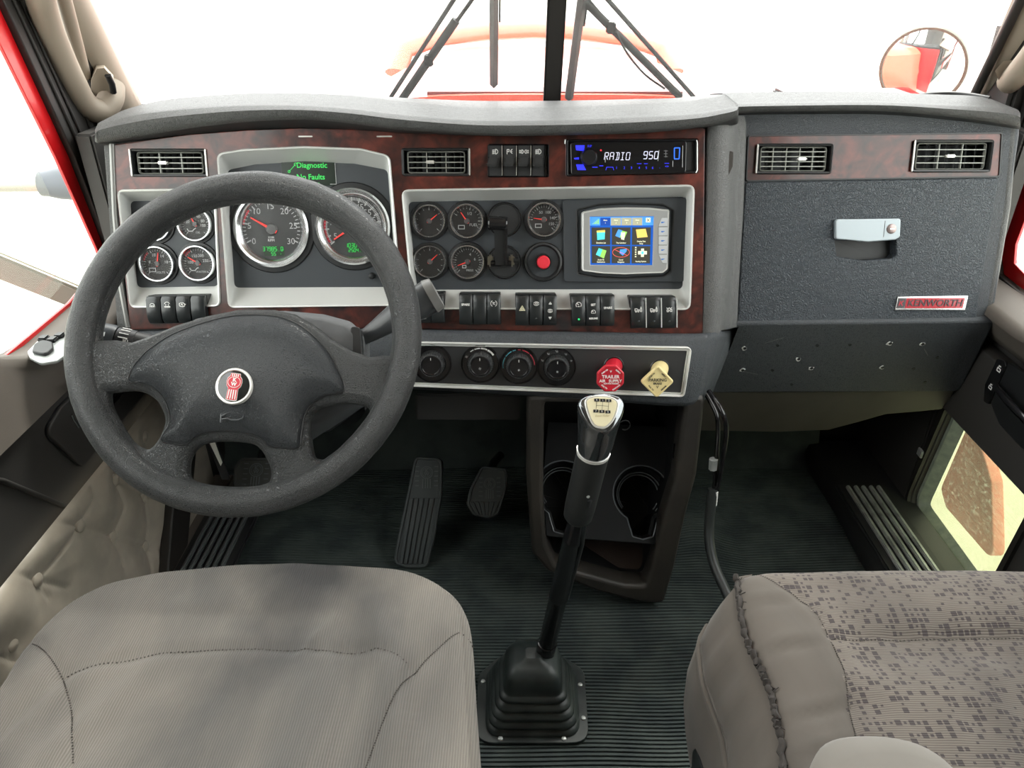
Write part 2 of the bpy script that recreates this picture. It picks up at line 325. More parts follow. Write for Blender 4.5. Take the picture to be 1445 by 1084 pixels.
# ---- ribbed rubber floor: real corrugations across the cab
def make_floor():
    pr=[]; pitch=.0078; y=.10; prof=[(0,0),(.25,0),(.4,.0032),(.8,.0032)]
    while y<1.56:
        for a,h in prof: pr.append((y+a*pitch,h))
        y+=pitch
    pr+= [(1.565,.0),(1.60,.03),(1.66,.20)]
    X=[-.77+i*(1.57)/44 for i in range(45)]; vs=[];fs=[]
    for (yy,h) in pr:
        for x in X:
            b=.028*math.exp(-(((x-.43)/.07)**2+((yy-1.33)/.12)**2))-.01*math.exp(-(((x-.50)/.04)**2+((yy-1.3)/.1)**2))
            c=.004*math.sin(x*9+yy*5)+.003*math.sin(yy*17+x*4)
            dy=.0015*math.sin(x*14+yy*8)+.003*math.exp(-(((x-.25)/.12)**2+((yy-.85)/.2)**2))*math.sin(x*18)
            vs.append((x,yy+dy,h+b+c))
    n=len(X)
    for k in range(len(pr)-1):
        for i in range(n-1): fs.append((k*n+i,k*n+i+1,(k+1)*n+i+1,(k+1)*n+i))
    return py(vs,fs,60)
struct('floor',make_floor(),RUBBER,label='black ribbed rubber floor mat')
struct('floor_base',box(1.78,2.0,.04,(.08,.75,-.05)),DARK)
struct('wall_front',box(1.80,.03,1.06,(.08,1.68,.35)),DARK)
# ---- roof and the pillars behind the camera
struct('wall_back',box(1.90,.04,3.0,(.08,-.95,.55)),mat('sleeper_trim',(.20,.18,.16),.9))
for sx,nm in ((-.83,'wall_left'),(.99,'wall_right')): struct(nm,box(.03,.90,1.85,(sx,-.50,.85)),MATS['sleeper_trim'])
struct('ceiling',box(1.90,2.4,.04,(.08,.20,1.75)),mat('headliner',(.32,.29,.25),.9))
# ================================================================= windshield
WSY=Vector((0,-.447,.894)).normalized(); WS=Fr((.08,1.6,.887),(1,0,0),WSY)
struct('window_1',plate([rect(1.66,.92,.08,5,0,.42)],-.002,.002),WSG,WS,label='dusty two-pane windshield')
tr=struct('trim_1',box(.034,.98,.03,(-.0,.42,.006),.004),SEAL,WS,label='black divider bar in the middle of the windshield')
struct('trim_2',box(1.80,.05,.05,(0,-.035,.01),.01),SEAL,WS,label='black seal along the foot of the windshield')
def pillar(name,pl,pr_,lab,side):
    a0,a1=[Vector(WS.uv(*p,off=.03)) for p in pl]; b0,b1=[Vector(WS.uv(*p,off=.03)) for p in pr_]
    T=3.2; a2=a0+(a1-a0)*T; b2=b0+(b1-b0)*T; a_=a0-(a1-a0)*.25; b_=b0-(b1-b0)*.12; loops=[]
    for k in range(13):
        t=k/12; a=a_+(a2-a_)*t; b=b_+(b2-b_)*t
        if side>0: a,b=b,a
        wd=(b-a)
        # from the outer edge (door side) over the rounded face to the glass edge
        q=[(a+wd*0,-.04),(a,.02),(a+wd*.12,.042),(a+wd*.4,.052),(a+wd*.8,.045),(a+wd*.96,.03),(b,.005),(b-wd*.25,-.04)]
        loops.append([(p.x,p.y,h-.0) for p,h in q])
    return struct(name,loft(loops,ang=60),BEIGE,WS,label=lab)
pillar('trim_3',[(140,166),(42,0)],[(188,153),(115,0)],'beige windshield pillar trim on the driver side',-1)
pillar('trim_4',[(1500,166),(1560,0)],[(1383,133),(1440,0)],'beige windshield pillar trim on the passenger side',-1)
# ================================================================= left door
LD=Fr((-.76,0,0),(0,1,0),(0,0,1))
d1=sempty('door_1',LD); d1['label']='driver door with taupe trim, dark panel and tufted lower part'
def door_cap(side):
    st=[(.20,-.02,.78,),(.6,-.02,.76),(.85,-.02,.70),(.97,-.022,.645),(1.02,-.018,.615),(1.05,.012,.602),(1.09,.045,.598),(1.16,.06,.60),(1.25,.062,.603),(1.42,.055,.607)]
    loops=[]
    for (y,xi,zt) in st:
        loops.append([(y*side,zt+.005,-.05),(y*side,zt,-.03),(y*side,zt+.002,xi-.012),(y*side,zt-.004,xi-.002),(y*side,zt-.018,xi+.002),(y*side,.575,max(xi*.85,-.005)),(y*side,.545,max(xi*.5,.0)+.003),(y*side,.52,.012),(y*side,.515,-.05)])
    return loft(loops,ang=70)
part('door_cap',door_cap(1),TAUPE,d1,'taupe upper trim dipping under the window')
part('door_panel',plate([[(.1,.33),(1.55,.33),(1.55,.53),(.1,.53)]],-.05,.006,.002),DGREY,d1,'dark grey middle panel')
part('door_crease',tube([(.84,.525,.006),(.885,.48,.008),(.99,.345,.008)],.004),DGREY,d1)
pk=fillet([(1.0,.49),(1.055,.385),(1.36,.385),(1.36,.50),(1.05,.503)],.015)
part('pocket_cover',plate([pk],0,.014,.003),DGREY,d1)
part('pocket_groove',loft([z(pk,.0065),z(pk,.010),z(inset(pk,-.004),.010),z(inset(pk,-.004),.0065)],(False,False)),BLK,d1)
# lever handle: two bright edges seen beside the rim
hp=Fr(LD.o,LD.X,LD.Y)
part('door_handle',join([box(.17,.045,.012,(1.20,.455,.018),.004),box(.14,.008,.02,(1.21,.47,.026),.002)]),GLS,d1,'black inside door handle with bright edge')
part('handle_edge',tube([hp.p3(101,585,.03),hp.p3(104,592,.03),hp.p3(111,603,.03)],.0022),CHROME,d1,'bright chrome edge')
part('handle_edge',tube([hp.p3(152,583,.03),hp.p3(172,556,.03)],.0016),CHROME,d1,'bright chrome edge')
# tufted lower panel
LT=Fr((-.735,0,0),(0,1,0),(0,0,1))
btn=[LT.uv(*p) for p in ((55,819),(115,742),(162,758),(207,771),(165,677),(206,702),(20,740+170),(206,616),(175,600))]
btn+= [(1.30,.20),(1.42,.16),(.62,.12),(.70,.24)]
def tuft_mesh():
    # creases run from button to neighbouring buttons; the leather swells between them
    q=lambda x,y: LT.uv(x,y)
    segs=[(btn[1],btn[2]),(btn[2],btn[3]),(btn[3],q(245,783)),(q(72,735),btn[1]),(btn[4],q(175,715)),(q(175,715),btn[2]),(btn[5],btn[3]),(btn[4],btn[5]),(btn[0],q(88,775)),(q(88,775),btn[1]),(btn[0],q(95,830)),(q(20,808),btn[0]),(btn[7],btn[5]),(btn[8],btn[4]),(btn[1],q(130,705)),(q(130,705),q(127,668)),(btn[2],q(172,800)),(btn[3],q(212,810)),(btn[0],q(68,845)),(btn[4],q(158,655)),(q(0,925),q(30,935))]
    def dseg(p,a,b):
        ax,ay=a; bx,by=b; t=((p[0]-ax)*(bx-ax)+(p[1]-ay)*(by-ay))/max((bx-ax)**2+(by-ay)**2,1e-9); t=min(1,max(0,t)); return math.hypot(p[0]-ax-t*(bx-ax),p[1]-ay-t*(by-ay))
    NX,NY=260,90; vs=[];fs=[]
    for j in range(NY+1):
        for i in range(NX+1):
            y=.30+(1.46-.30)*i/NX; h=.36*j/NY+.0
            db=min(math.hypot(y-b[0],h-b[1]) for b in btn); ds=min(dseg((y,h),a,b) for a,b in segs)
            puff=.006*(1-math.exp(-(db/.03)**2))+.0035*(1-math.exp(-(ds/.0035)**2))+.006*(1-math.exp(-(ds/.035)**2))+.002*noise.noise((y*6,h*6,0))
            e=min(1,(.36-h)/.03); puff*=math.sqrt(max(e,0)*(2-max(e,0)) if e<1 else 1)
            vs.append((y,h,puff-.006))
    n=NX+1
    for j in range(NY):
        for i in range(NX): fs.append((j*n+i,j*n+i+1,(j+1)*n+i+1,(j+1)*n+i))
    return py(vs,fs,80)
part('tufted_panel',tuft_mesh(),TUFT,d1,'creased beige button-tufted vinyl',M=TR(0,0,.025))
bm_=lathe([(.0001,.009),(.006,.0085),(.011,.006),(.0130,.001),(.0130,-.006)],20)
for b in [q for q in btn[:9] if q[1]<.335]: part('button',bm_,TUFT,d1,M=TR(b[0],b[1],.0185))
part('lower_seal',plate([fillet([(1.10,.0),(1.20,.0),(1.47,.30),(1.47,.36),(1.40,.36)],.02)],.03,.052,.004),SEAL,d1,'black rubber edge of the tufted panel')
# window switches on the cap
SH=Fr((0,0,.604),(1,0,0),(0,1,0))
sp_=[SH.uv(*p) for p in ((45,508),(42,500),(55,486),(74,480),(112,482),(112,492),(80,513),(60,516))]
sp_=fillet(sp_,.006)
t=thing('window_switch_pod','black oval mirror and window switch pod on the driver door ledge','switch pod',SH.sub(75,498,0)); c0=SH.uv(75,498,0)
loc=[(p[0]-c0[0],p[1]-c0[1]) for p in sp_]
part('base',plate([loc],0,.006,.002),STEEL,t,'silver grey base')
part('mirror_pad',plate([fillet([(SH.uv(*p)[0]-c0[0],SH.uv(*p)[1]-c0[1]) for p in ((50,504),(53,495),(62,489),(75,492),(76,500),(67,508))],.008)],.006,.012,.002),BLK2,t)
for (x0,y0) in ((64,484),(76,486),(86,480)):
    q=SH.uv(x0,y0); part('button',box(.014,.016,.008,(q[0]-c0[0],q[1]-c0[1],.008),.002),BLK,t)
# red outer frame, seals and the left window
LW=Fr((-.80,0,0),(0,1,0),(0,0,1))
def strip(outer,innr,z0,z1,b=.002): return plate([outer+innr[::-1]],z0,z1,b)
L_red_out=[LW.uv(*p) for p in ((-160,-280),(-60,-65),(0,60),(80,222),(138,352),(145,372),(99,428),(19,494),(-60,560))]
L_red_in=[LW.uv(*p) for p in ((-160,-325),(-60,-110),(2,15),(97,220),(143,339),(152,372),(104,436),(24,501),(-56,568))]
L_blk_in=[LW.uv(*p,off=.0) for p in ((-80,-260),(20,-60),(46,0),(118,160),(156,300),(172,372),(130,432),(30,522),(-50,590))]
part('window_frame',strip(L_red_out,L_red_in,-.006,.0,.001),REDPAINT,d1,'red painted window surround')
part('window_seal',strip([(a,b) for a,b in L_red_in],L_blk_in,-.008,.012),SEAL,d1,'black ribbed window seal')
for k,(f,r) in enumerate(((.22,.0035),(.42,.003),(.80,.003))):
    pts=[(a[0]*(1-f)+b[0]*f,a[1]*(1-f)+b[1]*f,.013) for a,b in zip(L_red_in,L_blk_in)]
    part('seal_ridge',tube(pts,r,8),SEAL,d1)
for o in d1.children:
    if o.name.split('.')[0] in ('window_frame','window_seal','seal_ridge'): o.matrix_local=TR(0,0,-.04)
struct('window_2',plate([[(a+.01*0,b) for a,b in L_red_out]+[(-.1,.55),(-.1,1.45)]],-.046,-.043),SIDEG,LW,label='driver door window glass')
# sill, kick panel and floor grille on the left
struct('trim_5',box(.06,1.3,.06,(-.715,.85,.01),.008),TAUPE,label='beige door sill strip')
def grille(name,lab,x0,x1,y0,y1,z0,n,m,base):
    fr=Fr(((x0+x1)/2,(y0+y1)/2,z0),(1,0,0),(0,1,0)); t=thing(name,lab,'scuff plate',fr)
    W,Hh=x1-x0,y1-y0; part('base_plate',box(W+.03,Hh+.03,.012,(0,0,.0),.004),base,t)
    rb=box(W/n*.52,Hh,.010,(0,0,.009),.0025)
    for i in range(n): part('rib',rb,m,t,M=TR(-W/2+W*(i+.5)/n,0,0))
grille('ribbed_sill_plate','dark ribbed scuff plate on the floor beside the driver door',-.695,-.60,.95,1.34,.035,6,mat('grey_rib',(.10,.11,.11),.4),BLK2)
# ================================================================= right door
RD=Fr((.93,0,0),(0,-1,0),(0,0,1))
d2=sempty('door_2',RD); d2['label']='passenger door with taupe cap, dark panel and low peep window'
part('door_cap',door_cap(-1),TAUPE,d2,'taupe upper trim under the window')
pw=[RD.uv(*p) for p in ((1345,563),(1279,713),(1381,862),(1472,691))]
pw=fillet(pw,[.012,.05,.02,.03],7)
part('door_panel',plate([[(-1.62,-.06),(-.2,-.06),(-.2,.53),(-1.62,.53)],pw],-.03,.0,.003),DGREY,d2,'dark grey panel')
A=RD.uv(1341,560,.0); B=RD.uv(1480,703,.0)
part('panel_shelf',plate([[A,(A[0]-.03,A[1]+.02),(A[0]-.03,.50),(-.2,.50),(-.2,B[1]-.09),B]],0,.035,.006),DGREY,d2)
part('window_rim',loft([z(pw,-.03),z(pw,.008),z(inset(pw,-.012),.008),z(inset(pw,-.012),-.0)],(False,False)),SEAL,d2,'dark rubber rim of the peep window')
pw2=inset(pw,.012)
part('glass_lip',loft([z(inset(pw,.002),-.03),z(inset(pw,.002),-.012),z(pw2,-.012),z(inset(pw,.03),-.03)],(False,False)),mat('dirty_green_edge',(.22,.27,.22),.5,var=(60,.2,(.34,.38,.30))),d2,'greenish dusty inner edge')
struct('window_3',plate([inset(pw,-.004)],-.034,-.030),PEEPG,RD,label='dirty low peep window in the passenger door')
part('latch_tab',box(.02,.02,.006,(*RD.uv(1305,639),.01),.002),STEEL,d2)
# lock switches and pull handle
q0=RD.uv(1402,538,.04)
lk=fillet([RD.uv(*p,off=.037) for p in ((1410,507),(1393,543),(1391,566),(1397,570),(1422,517),(1420,510))],.004)
part('lock_switch',plate([lk],.035,.041,.001),GLS,d2,'gloss black lock switch')
def padlock(px,py,s):
    c=RD.uv(px,py,.042); return strokes([[(c[0]-s,c[1]-s),(c[0]+s,c[1]-s),(c[0]+s,c[1]+s*.3),(c[0]-s,c[1]+s*.3),(c[0]-s,c[1]-s)],[(c[0]-s*.5,c[1]+s*.3),(c[0]-s*.5,c[1]+s*1.3),(c[0]+s*.6,c[1]+s*1.3)]],s*.5,.0425)
part('lock_symbol',join([padlock(1410,521,.0045),padlock(1398,546,.004)]),WHITE,d2,kind='stuff')
hr=fillet([RD.uv(*p,off=.037) for p in ((1424,512),(1399,570),(1412,600),(1480,670),(1490,560))],.008)
part('handle_recess',plate([hr],.033,.038,.001),BLK,d2)
part('pull_handle',tube([RD.p3(1406,546,.045),RD.p3(1422,566,.06),RD.p3(1445,590,.06),RD.p3(1480,628,.05)],.007,10),GLS,d2,'gloss black pull handle')
RW=Fr((.97,0,0),(0,-1,0),(0,0,1))
R_red=[RW.uv(*p) for p in ((1560,-40),(1490,130),(1452,225),(1412,355),(1416,388),(1445,412),(1560,500))]
R_blk=[RW.uv(*p) for p in ((1515,-40),(1452,100),(1425,180),(1393,340),(1398,388),(1440,425),(1560,530))]
R_in=[RW.uv(*p) for p in ((1600,-40),(1515,130),(1474,235),(1432,345),(1430,372),(1452,395),(1570,470))]
part('window_seal',strip(R_blk,R_red,-.03,.014),SEAL,d2,'black window seal'); part('window_frame',strip(R_red,R_in,-.006,.0,.001),REDPAINT,d2,'red painted window surround')
for f in (.3,.6): part('seal_ridge',tube([(a[0]*(1-f)+b[0]*f,a[1]*(1-f)+b[1]*f,.015) for a,b in zip(R_blk,R_red)],.003,8),SEAL,d2)
for o in d2.children:
    if o.name.split('.')[0] in ('window_frame','window_seal','seal_ridge'): o.matrix_local=TR(0,0,-.04)
struct('window_4',plate([R_in+[(.1,.55),(.1,1.5)]],-.05,-.047),SIDEG,RW,label='passenger door window glass')
# black cover closing the front of the right door opening, sill and scuff plate
struct('trim_6',loft([[(.765,y,-.01),(.765,y,.035),(.775,y,.052),(.80,y,.056),(.90,y,.056),(.94,y,.05),(.94,y,-.01)] for y in (.1,.6,1.1,1.5,1.62)],ang=60),BLK2,label='black passenger door sill')
grille('ribbed_sill_plate','bright ribbed aluminium scuff plate on the passenger door sill',.785,.875,.95,1.41,.058,5,STEEL,BLK2)
struct('trim_7',box(.03,.34,1.0,(.935,1.55,.38),.004),DGREY,label='dark kick panel ahead of the passenger door')
struct('trim_8',box(.03,.34,1.0,(-.765,1.54,.38),.004),DGREY,label='dark kick panel ahead of the driver door')
struct('trim_9',box(.05,.12,1.0,(.955,1.53,.55),.01),SEAL,label='black door pillar on the passenger side')
struct('trim_10',box(.05,.12,1.0,(-.81,1.53,.55),.01),SEAL,label='black door pillar on the driver side')
# ================================================================= grab handles on the pillars
t=thing('grab_handle','beige grab handle on the windshield pillar, driver side','grab handle',WS.sub(100,60,.06))
def gh(sub,pts): 
    return [Vector((*[a-b for a,b in zip(WS.uv(x,y,o),WS.uv(*sub[:2],sub[2]))],o-sub[2])) for x,y,o in pts]
S0=(100,60,.06)
part('grip',tube(spline(gh(S0,[(50,-80,.10),(54,-20,.13),(66,30,.13),(86,80,.13),(104,118,.13),(120,146,.125),(142,156,.11),(156,140,.08),(158,120,.05)]),8),.0225,16),BEIGE,t)
part('inner_grip',tube(spline(gh(S0,[(72,-60,.07),(88,-10,.075),(104,50,.075),(118,105,.07),(120,128,.06)]),8),.012,12),BEIGE,t)
part('mount',loft([[tuple(v) for v in gh(S0,[(a,b,.045) for a,b in ((135,92),(147,92),(160,106),(163,128),(158,142),(140,150),(124,140),(126,112))])],[tuple(v) for v in gh(S0,[(a,b,.085) for a,b in ((137,97),(147,96),(158,108),(161,126),(154,138),(140,144),(128,136),(129,113))])]],ang=60),BEIGE,t)
part('screw_hole',tube(gh(S0,[(152,106,.088),(158,118,.088),(160,130,.086)]),.006,8),BLK,t,'dark oval screw hole')
t=thing('grab_handle','beige grab handle end on the windshield pillar, passenger side','grab handle',WS.sub(1430,100,.06)); S1=(1430,100,.06)
part('grip',tube(spline(gh(S1,[(1530,-60,.12),(1500,0,.13),(1470,60,.12),(1440,100,.10),(1425,115,.07)]),8),.022,14),BEIGE,t)
part('mount',loft([[tuple(v) for v in gh(S1,[(a,b,o) for a,b in ((1404,100),(1416,86),(1440,84),(1470,95),(1470,170),(1436,160),(1420,140))])] for o in (.035,.075)],ang=60),BEIGE,t)
# ================================================================= outside: hood, mirrors, wipers
def hood():
    loops=[]
    for k in range(15):
        t=k/14; y=1.82+1.55*t; w_=.62-.10*t+.0; zt=.868-.03*t*t; e=(1-t)
        ring=[]
        for i in range(25):
            u=-1+2*i/24; x=.09+w_*math.copysign(abs(u)**1.0,u); drop=.10*abs(u)**5
            if t>.86: zt2=zt+.0
            else: zt2=zt
            ring.append((x,y,zt2-drop+.012*(1-u*u)))
        ring.append((.09+w_+.01,y,.2)); ring.append((.09+w_,y,-.6)); ring=[(.09-w_,y,-.6),(.09-w_-.01,y,.2)]+ring
        loops.append(ring)
    return loft(loops,(True,True),closed=False,ang=40)
t=thing('truck_hood','long red truck hood seen through the dusty windshield','hood',Fr((.09,1.82,.8),(1,0,0),(0,1,0)))
HOODP=mat('overexposed_hood_paint',(.70,.13,.07),.35,coat=.5)  # red shifted to orange: the overexposed, washed-out look is put into the colour
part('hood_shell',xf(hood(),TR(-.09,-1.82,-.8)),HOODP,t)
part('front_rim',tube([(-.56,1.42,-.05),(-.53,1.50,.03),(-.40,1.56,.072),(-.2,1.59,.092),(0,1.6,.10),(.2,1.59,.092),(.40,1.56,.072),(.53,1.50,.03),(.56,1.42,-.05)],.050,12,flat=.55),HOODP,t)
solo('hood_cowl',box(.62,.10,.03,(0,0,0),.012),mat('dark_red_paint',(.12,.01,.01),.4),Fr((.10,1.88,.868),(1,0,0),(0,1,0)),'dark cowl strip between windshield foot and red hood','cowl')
def fender(sx):
    loops=[]
    for k in range(13):
        a=math.pi*k/12; y=2.75-.75*math.cos(a); zz=-.25+.55*math.sin(a); loops.append([(0,y,zz-.04),(0,y,zz),(sx*.25,y,zz+.03),(sx*.40,y,zz-.01),(sx*.42,y,zz-.12)])
    return loft(loops,(False,False),closed=False,ang=60)
for s,nm in ((-1,'left'),(1,'right')):
    solo('front_fender',fender(s),REDPAINT,Fr((.09+s*.64,0,0),(1,0,0),(0,1,0)),'red front fender beside the hood, %s side'%('driver' if s<0 else 'passenger'),'fender','front fenders')
# round convex mirror on the right fender
mc=pix(1301.5,97,2.22)
back=Vector((0.25,0,1.15)); Zm=(Vector((.45,1.14,.51))-mc).normalized(); Xm=Vector((0,0,1)).cross(Zm).normalized(); Fm=Fr(mc,Xm,Zm.cross(Xm))
t=thing('convex_mirror','round convex fender mirror reflecting the red truck, beyond the windshield','mirror',Fm)
rr=.112
part('mirror_face',lathe([(.0001,.024)]+[(rr*k/10,.024*(1-(k/10)**2)) for k in range(1,11)],48,60),mat('mirror_silver',(.92,.92,.92),.03,metal=1),t)
part('mirror_rim',lathe([(rr,-.004),(rr,.004),(rr+.006,.004),(rr+.008,-.004),(rr+.006,-.02),(.03,-.05),(.0001,-.05)],48),mat('mirror_rim_grey',(.10,.10,.07),.4,metal=.5),t)
a=Fm.o; stem=[(0,0,-.045),(0,-.15,-.10),(-.03,-.42,-.22),(-.10,-.66,-.30)]
part('mirror_arm',tube(spline(stem,6),.010,8),CHROME,t)
# door mirror arms on the left
def wpt(px,py,y):   # a point at a given distance ahead
    d=ray(px,py); return CAM+d*(y/d.y)
A0,A1=wpt(98,259,1.47),wpt(-260,263,1.42)
t=thing('mirror_arm','upper mirror bracket tube with rubber collar outside the driver window','mirror bracket',Fr(A0,(1,0,0),(0,1,0)))
dv=(A1-A0); fm=Matrix.Translation((0,0,0))@dv.to_track_quat('Z','Y').to_matrix().to_4x4()
GLV=mat('hazy_grey_arm',(.38,.37,.31),.4,metal=.3)
part('tube',xf(lathe([(.0001,.0),(.015,.0),(.0155,dv.length),(.0001,dv.length)],20),fm),GLV,t)
part('collar',xf(lathe([(.0001,-.03),(.034,-.03),(.030,.02),(.024,.045),(.024,.052),(.018,.052),(.0001,.052)],24),fm),mat('collar_grey',(.10,.12,.13),.5),t,'dark rubber collar')
A0,A1=wpt(118,424,1.52),wpt(-200,295,1.30); A0=A0+(A0-A1)*.28
dv=(A1-A0); fm=dv.to_track_quat('Z','Y').to_matrix().to_4x4()
t=thing('mirror_arm','lower wide scratched mirror bracket outside the driver window','mirror bracket',Fr(A0,(1,0,0),(0,1,0)))
part('bar',xf(box(.045,.045,dv.length,(0,0,dv.length/2),.006),fm),GLV,t)
part('bar_edge',xf(box(.014,.050,dv.length,(-.022,0,dv.length/2),.003),fm),mat('pale_edge',(.6,.58,.45),.4),t,'pale lower edge')
# wipers
WO=Fr(WS.at(0,0,-.045),WS.X,WS.Y)
def wiper(label,blade,arms,clip,piv,extra=None):
    t=thing('windshield_wiper',label,'wiper',Fr(WO.w(*piv),WS.X,WS.Y)); c=Vector(WO.p3(*piv))
    P=lambda x,y,o=0: Vector(WO.p3(x,y,o))-c
    (x0,y0),(x1,y1)=blade
    a,b=P(x0,y0,.0),P(x1,y1,.0); a2=a+(a-b)*1.6
    dx=Vector((.0105,0,0))
    part('blade',loft([[p+Vector((-.0085,0,-.006)),p+Vector((.0085,0,-.006)),p+Vector((.0085,0,.004)),p+Vector((0,0,.016)),p+Vector((-.0085,0,.004))] for p in (a2,b)]),WIPER,t)
    part('blade_bridge',tube([a2+Vector((.011,0,-.002)),a*.75+b*.25+Vector((.011,0,-.002))],.0022,6),BLK2,t)
    for (p,q),r in arms:
        u,v=P(*p,off) if False else P(*p),P(*q); e=u+(u-v)*.9
        part('arm',tube([e,u,v],r,8,flat=.7),WIPER,t)
    k=P(*clip); part('clip',box(.018,.024,.014,(k.x,k.y,k.z),.003),GLS,t)
    if extra: part('hose',tube(spline([P(*p,.012) for p in extra],5),.0022,6),BLK,t)
wiper('windshield wiper left of the centre divider with its twin arms leaning right',((697,0),(697,118)),[(((640,0),(549,141)),.0045),(((666,0),(605,85)),.0038),(((605,85),(566,142)),.0085)],(605,85),(556,141))
wiper('windshield wiper right of the centre divider with its twin arms leaning left',((821,0),(803,137)),[(((858,0),(980,138)),.0045),(((830,0),(865,42)),.0038),(((865,42),(960,137)),.0075)],(862,38),(965,137),[(870,46),(885,75),(910,105),(938,125)])
part_=struct('trim_11',box(1.86,.03,1.35,(.08,1.735,.18),.01),REDPAINT,label='red outer cowl under the windshield')
struct('trim_12',tube([WS.p3(x,y,.03) for x,y in ((1372,140),(1440,0),(1500,-125))],.009,8),SEAL,WS,label='black seal along the windshield edge, passenger side')
# red fairing seen through the peep window
RF=Fr((1.12,0,0),(0,-1,0),(0,0,1))
rf=[RF.uv(*p) for p in ((1371,590),(1328,690),(1335,715),(1400,790),(1397,680))]
solo('red_step_fairing',plate([[(a,b) for a,b in fillet(rf,.02)]],-.03,.0,.004),mat('pale_red_paint',(.80,.22,.16),.6,var=(90,.25,(.85,.42,.32))),RF,'pale red bodywork wedge outside the passenger peep window','bodywork')  # lightened red with paler blotches at random

# red cab skin outside, what the round mirror looks back at
for sx,nm in ((1,'passenger'),(-1,'driver')):
    X=.08+sx*.965
    solo('outer_body_panel',join([box(.02,1.35,2.6,(0,-.92,.45),.01),box(.02,1.25,.17,(0,.72,.42),.005)]),REDPAINT,Fr((X,.25 if 0 else 0,0),(1,0,0),(0,1,0)),'red outer cab skin on the %s side, beyond the door'%nm,'bodywork','red outer cab skins')
# ================================================================= DASHBOARD BODY
dash=thing('dashboard','grey vinyl truck dashboard with burl wood fascia and silver-edged gauge recesses','dashboard',D)
def dpart(name,me,m,label=None,kind=None): return part(name,me,m,dash,label,kind)
# padded brow over the main fascia
def brow(st,off0,lip,rear_y,rear_z,noend=False):
    inv=D.M().inverted(); loops=[]
    for (x,yw,yb,yt) in st:
        a=D.w(x,yw,off0); b=D.w(x,yb,off0+lip-.012); c=D.w(x,yb-(yb-yt)*.22,off0+lip); d=D.w(x,yb-(yb-yt)*.62,off0+lip+.004); e=D.w(x,yt+(yb-yt)*.12,off0+lip-.008); f=D.w(x,yt,off0+lip-.03)
        X=b.x; g=Vector((X,f.y+.07,f.z+.006)); h=Vector((X,(f.y+rear_y)/2+.03,(f.z+rear_z)/2+.012)); r=Vector((X,rear_y,rear_z)); u=Vector((X,rear_y,rear_z-.06)); v=Vector((X,a.y+.03,a.z-.01))
        loops.append([inv@p for p in (a,b,c,d,e,f,g,h,r,u,v)])
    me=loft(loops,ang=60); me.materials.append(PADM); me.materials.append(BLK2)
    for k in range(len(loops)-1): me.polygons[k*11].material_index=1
    return me
def sm(st,n=4):
    return [tuple(p) for p in [(v[0],v[1],v[2],w_) for v,w_ in zip(spline([(s[0],s[1],s[2]) for s in st],n),[q[0] for q in spline([(s[3],0,0) for s in st],n)])]]
ST=[(134,200,196,184),(137,202,201,177),(145,203,200,171),(200,198,192,157),(270,191,181,150),(350,185,172,146),(430,183,169,147),(500,185,175,152),(560,188,183,159),(640,191,189,166),(700,191,192,168),(800,190,191,167),(900,186,188,163),(980,181,181,159),(1020,178,173,153),(1038,176,166,150),(1042,172,160,148)]
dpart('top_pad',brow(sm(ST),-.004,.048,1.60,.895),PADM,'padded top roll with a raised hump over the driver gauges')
ST2=[(1036,165,161,147),(1042,163,160,145),(1100,162,158,144),(1240,162,157,143),(1340,170,165,147),(1400,177,173,149),(1432,182,178,153),(1440,182,176,160)]
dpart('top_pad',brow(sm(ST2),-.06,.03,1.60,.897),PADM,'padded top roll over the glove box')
# fascia (burl) with real cut-outs
wood=[D.uv(*p) for p in [(160,206),(215,198),(270,191),(350,185),(430,182),(500,184),(560,187),(640,190),(700,190),(800,188),(900,184),(986,180),(993,184)]]+[D.uv(990,470),D.uv(600,463),D.uv(330,460),D.uv(186,464)]
def UVf(*pts,off=0): return [D.uv(x,y,off) for x,y in pts]
c1=fillet(UVf((168,268),(306,266),(313,432),(186,434)),.012); c1i=fillet(UVf((184,284),(301,282),(308,404),(194,406),off=-.032),.009)
c2=fillet(UVf((308,217),(345,211),(430,207),(510,210),(551,220),(568,431),(324,434)),[.014,.05,.1,.05,.014,.012,.012]); c2i=fillet(UVf((321,240),(360,232),(430,228),(500,231),(547,240),(560,405),(331,406),off=-.034),[.010,.05,.1,.05,.010,.009,.009])
c3=fillet(UVf((567,268),(979,261),(973,437),(583,436)),.013); c3i=fillet(UVf((576,285),(968,278),(963,408),(589,409),off=-.032),.009)
vent_px=[((186,210),(294,210),(294,250),(186,250)),((567,209),(664,209),(664,249),(567,249))]
tog_px=((688,203),(775,203),(775,251),(688,251)); rad_px=((798,196),(985,195),(985,246),(798,250))
bank_px=[((209,417),(292,416),(296,455),(213,457)),((568,414),(627,413),(629,456),(571,456)),((648,414),(706,414),(708,458),(648,458)),((727,415),(785,415),(786,459),(727,459)),((805,416),(867,416),(866,460),(806,460)),((888,418),(953,418),(953,463),(889,463))]
holes=[fillet(UVf(*v),.004) for v in vent_px]+[fillet(UVf(*tog_px),.004),fillet(UVf(*rad_px),.004)]
dpart('burl_fascia',plate([wood,c1,c2,c3]+holes,-.006,.004,.0012),BURL,'glossy dark red burl wood fascia')
bo=UVf((152,202),(300,184),(430,178),(560,182),(700,186),(900,179),(999,174),(997,478),(600,470),(330,467),(178,470))
hc=[fillet(UVf(*v),.003) for v in vent_px]+[fillet(UVf(*tog_px),.003),fillet(UVf(*rad_px),.003)]
dpart('fascia_back',plate([bo,inset(c1,.0),inset(c2,.0),inset(c3,.0)]+hc,-.012,-.006,.001),BLK2,'dark edge behind the burl wood')
dpart('inner_board',plate([UVf((150,205),(1000,176),(1000,480),(178,475))],-.085,-.075),DARK)
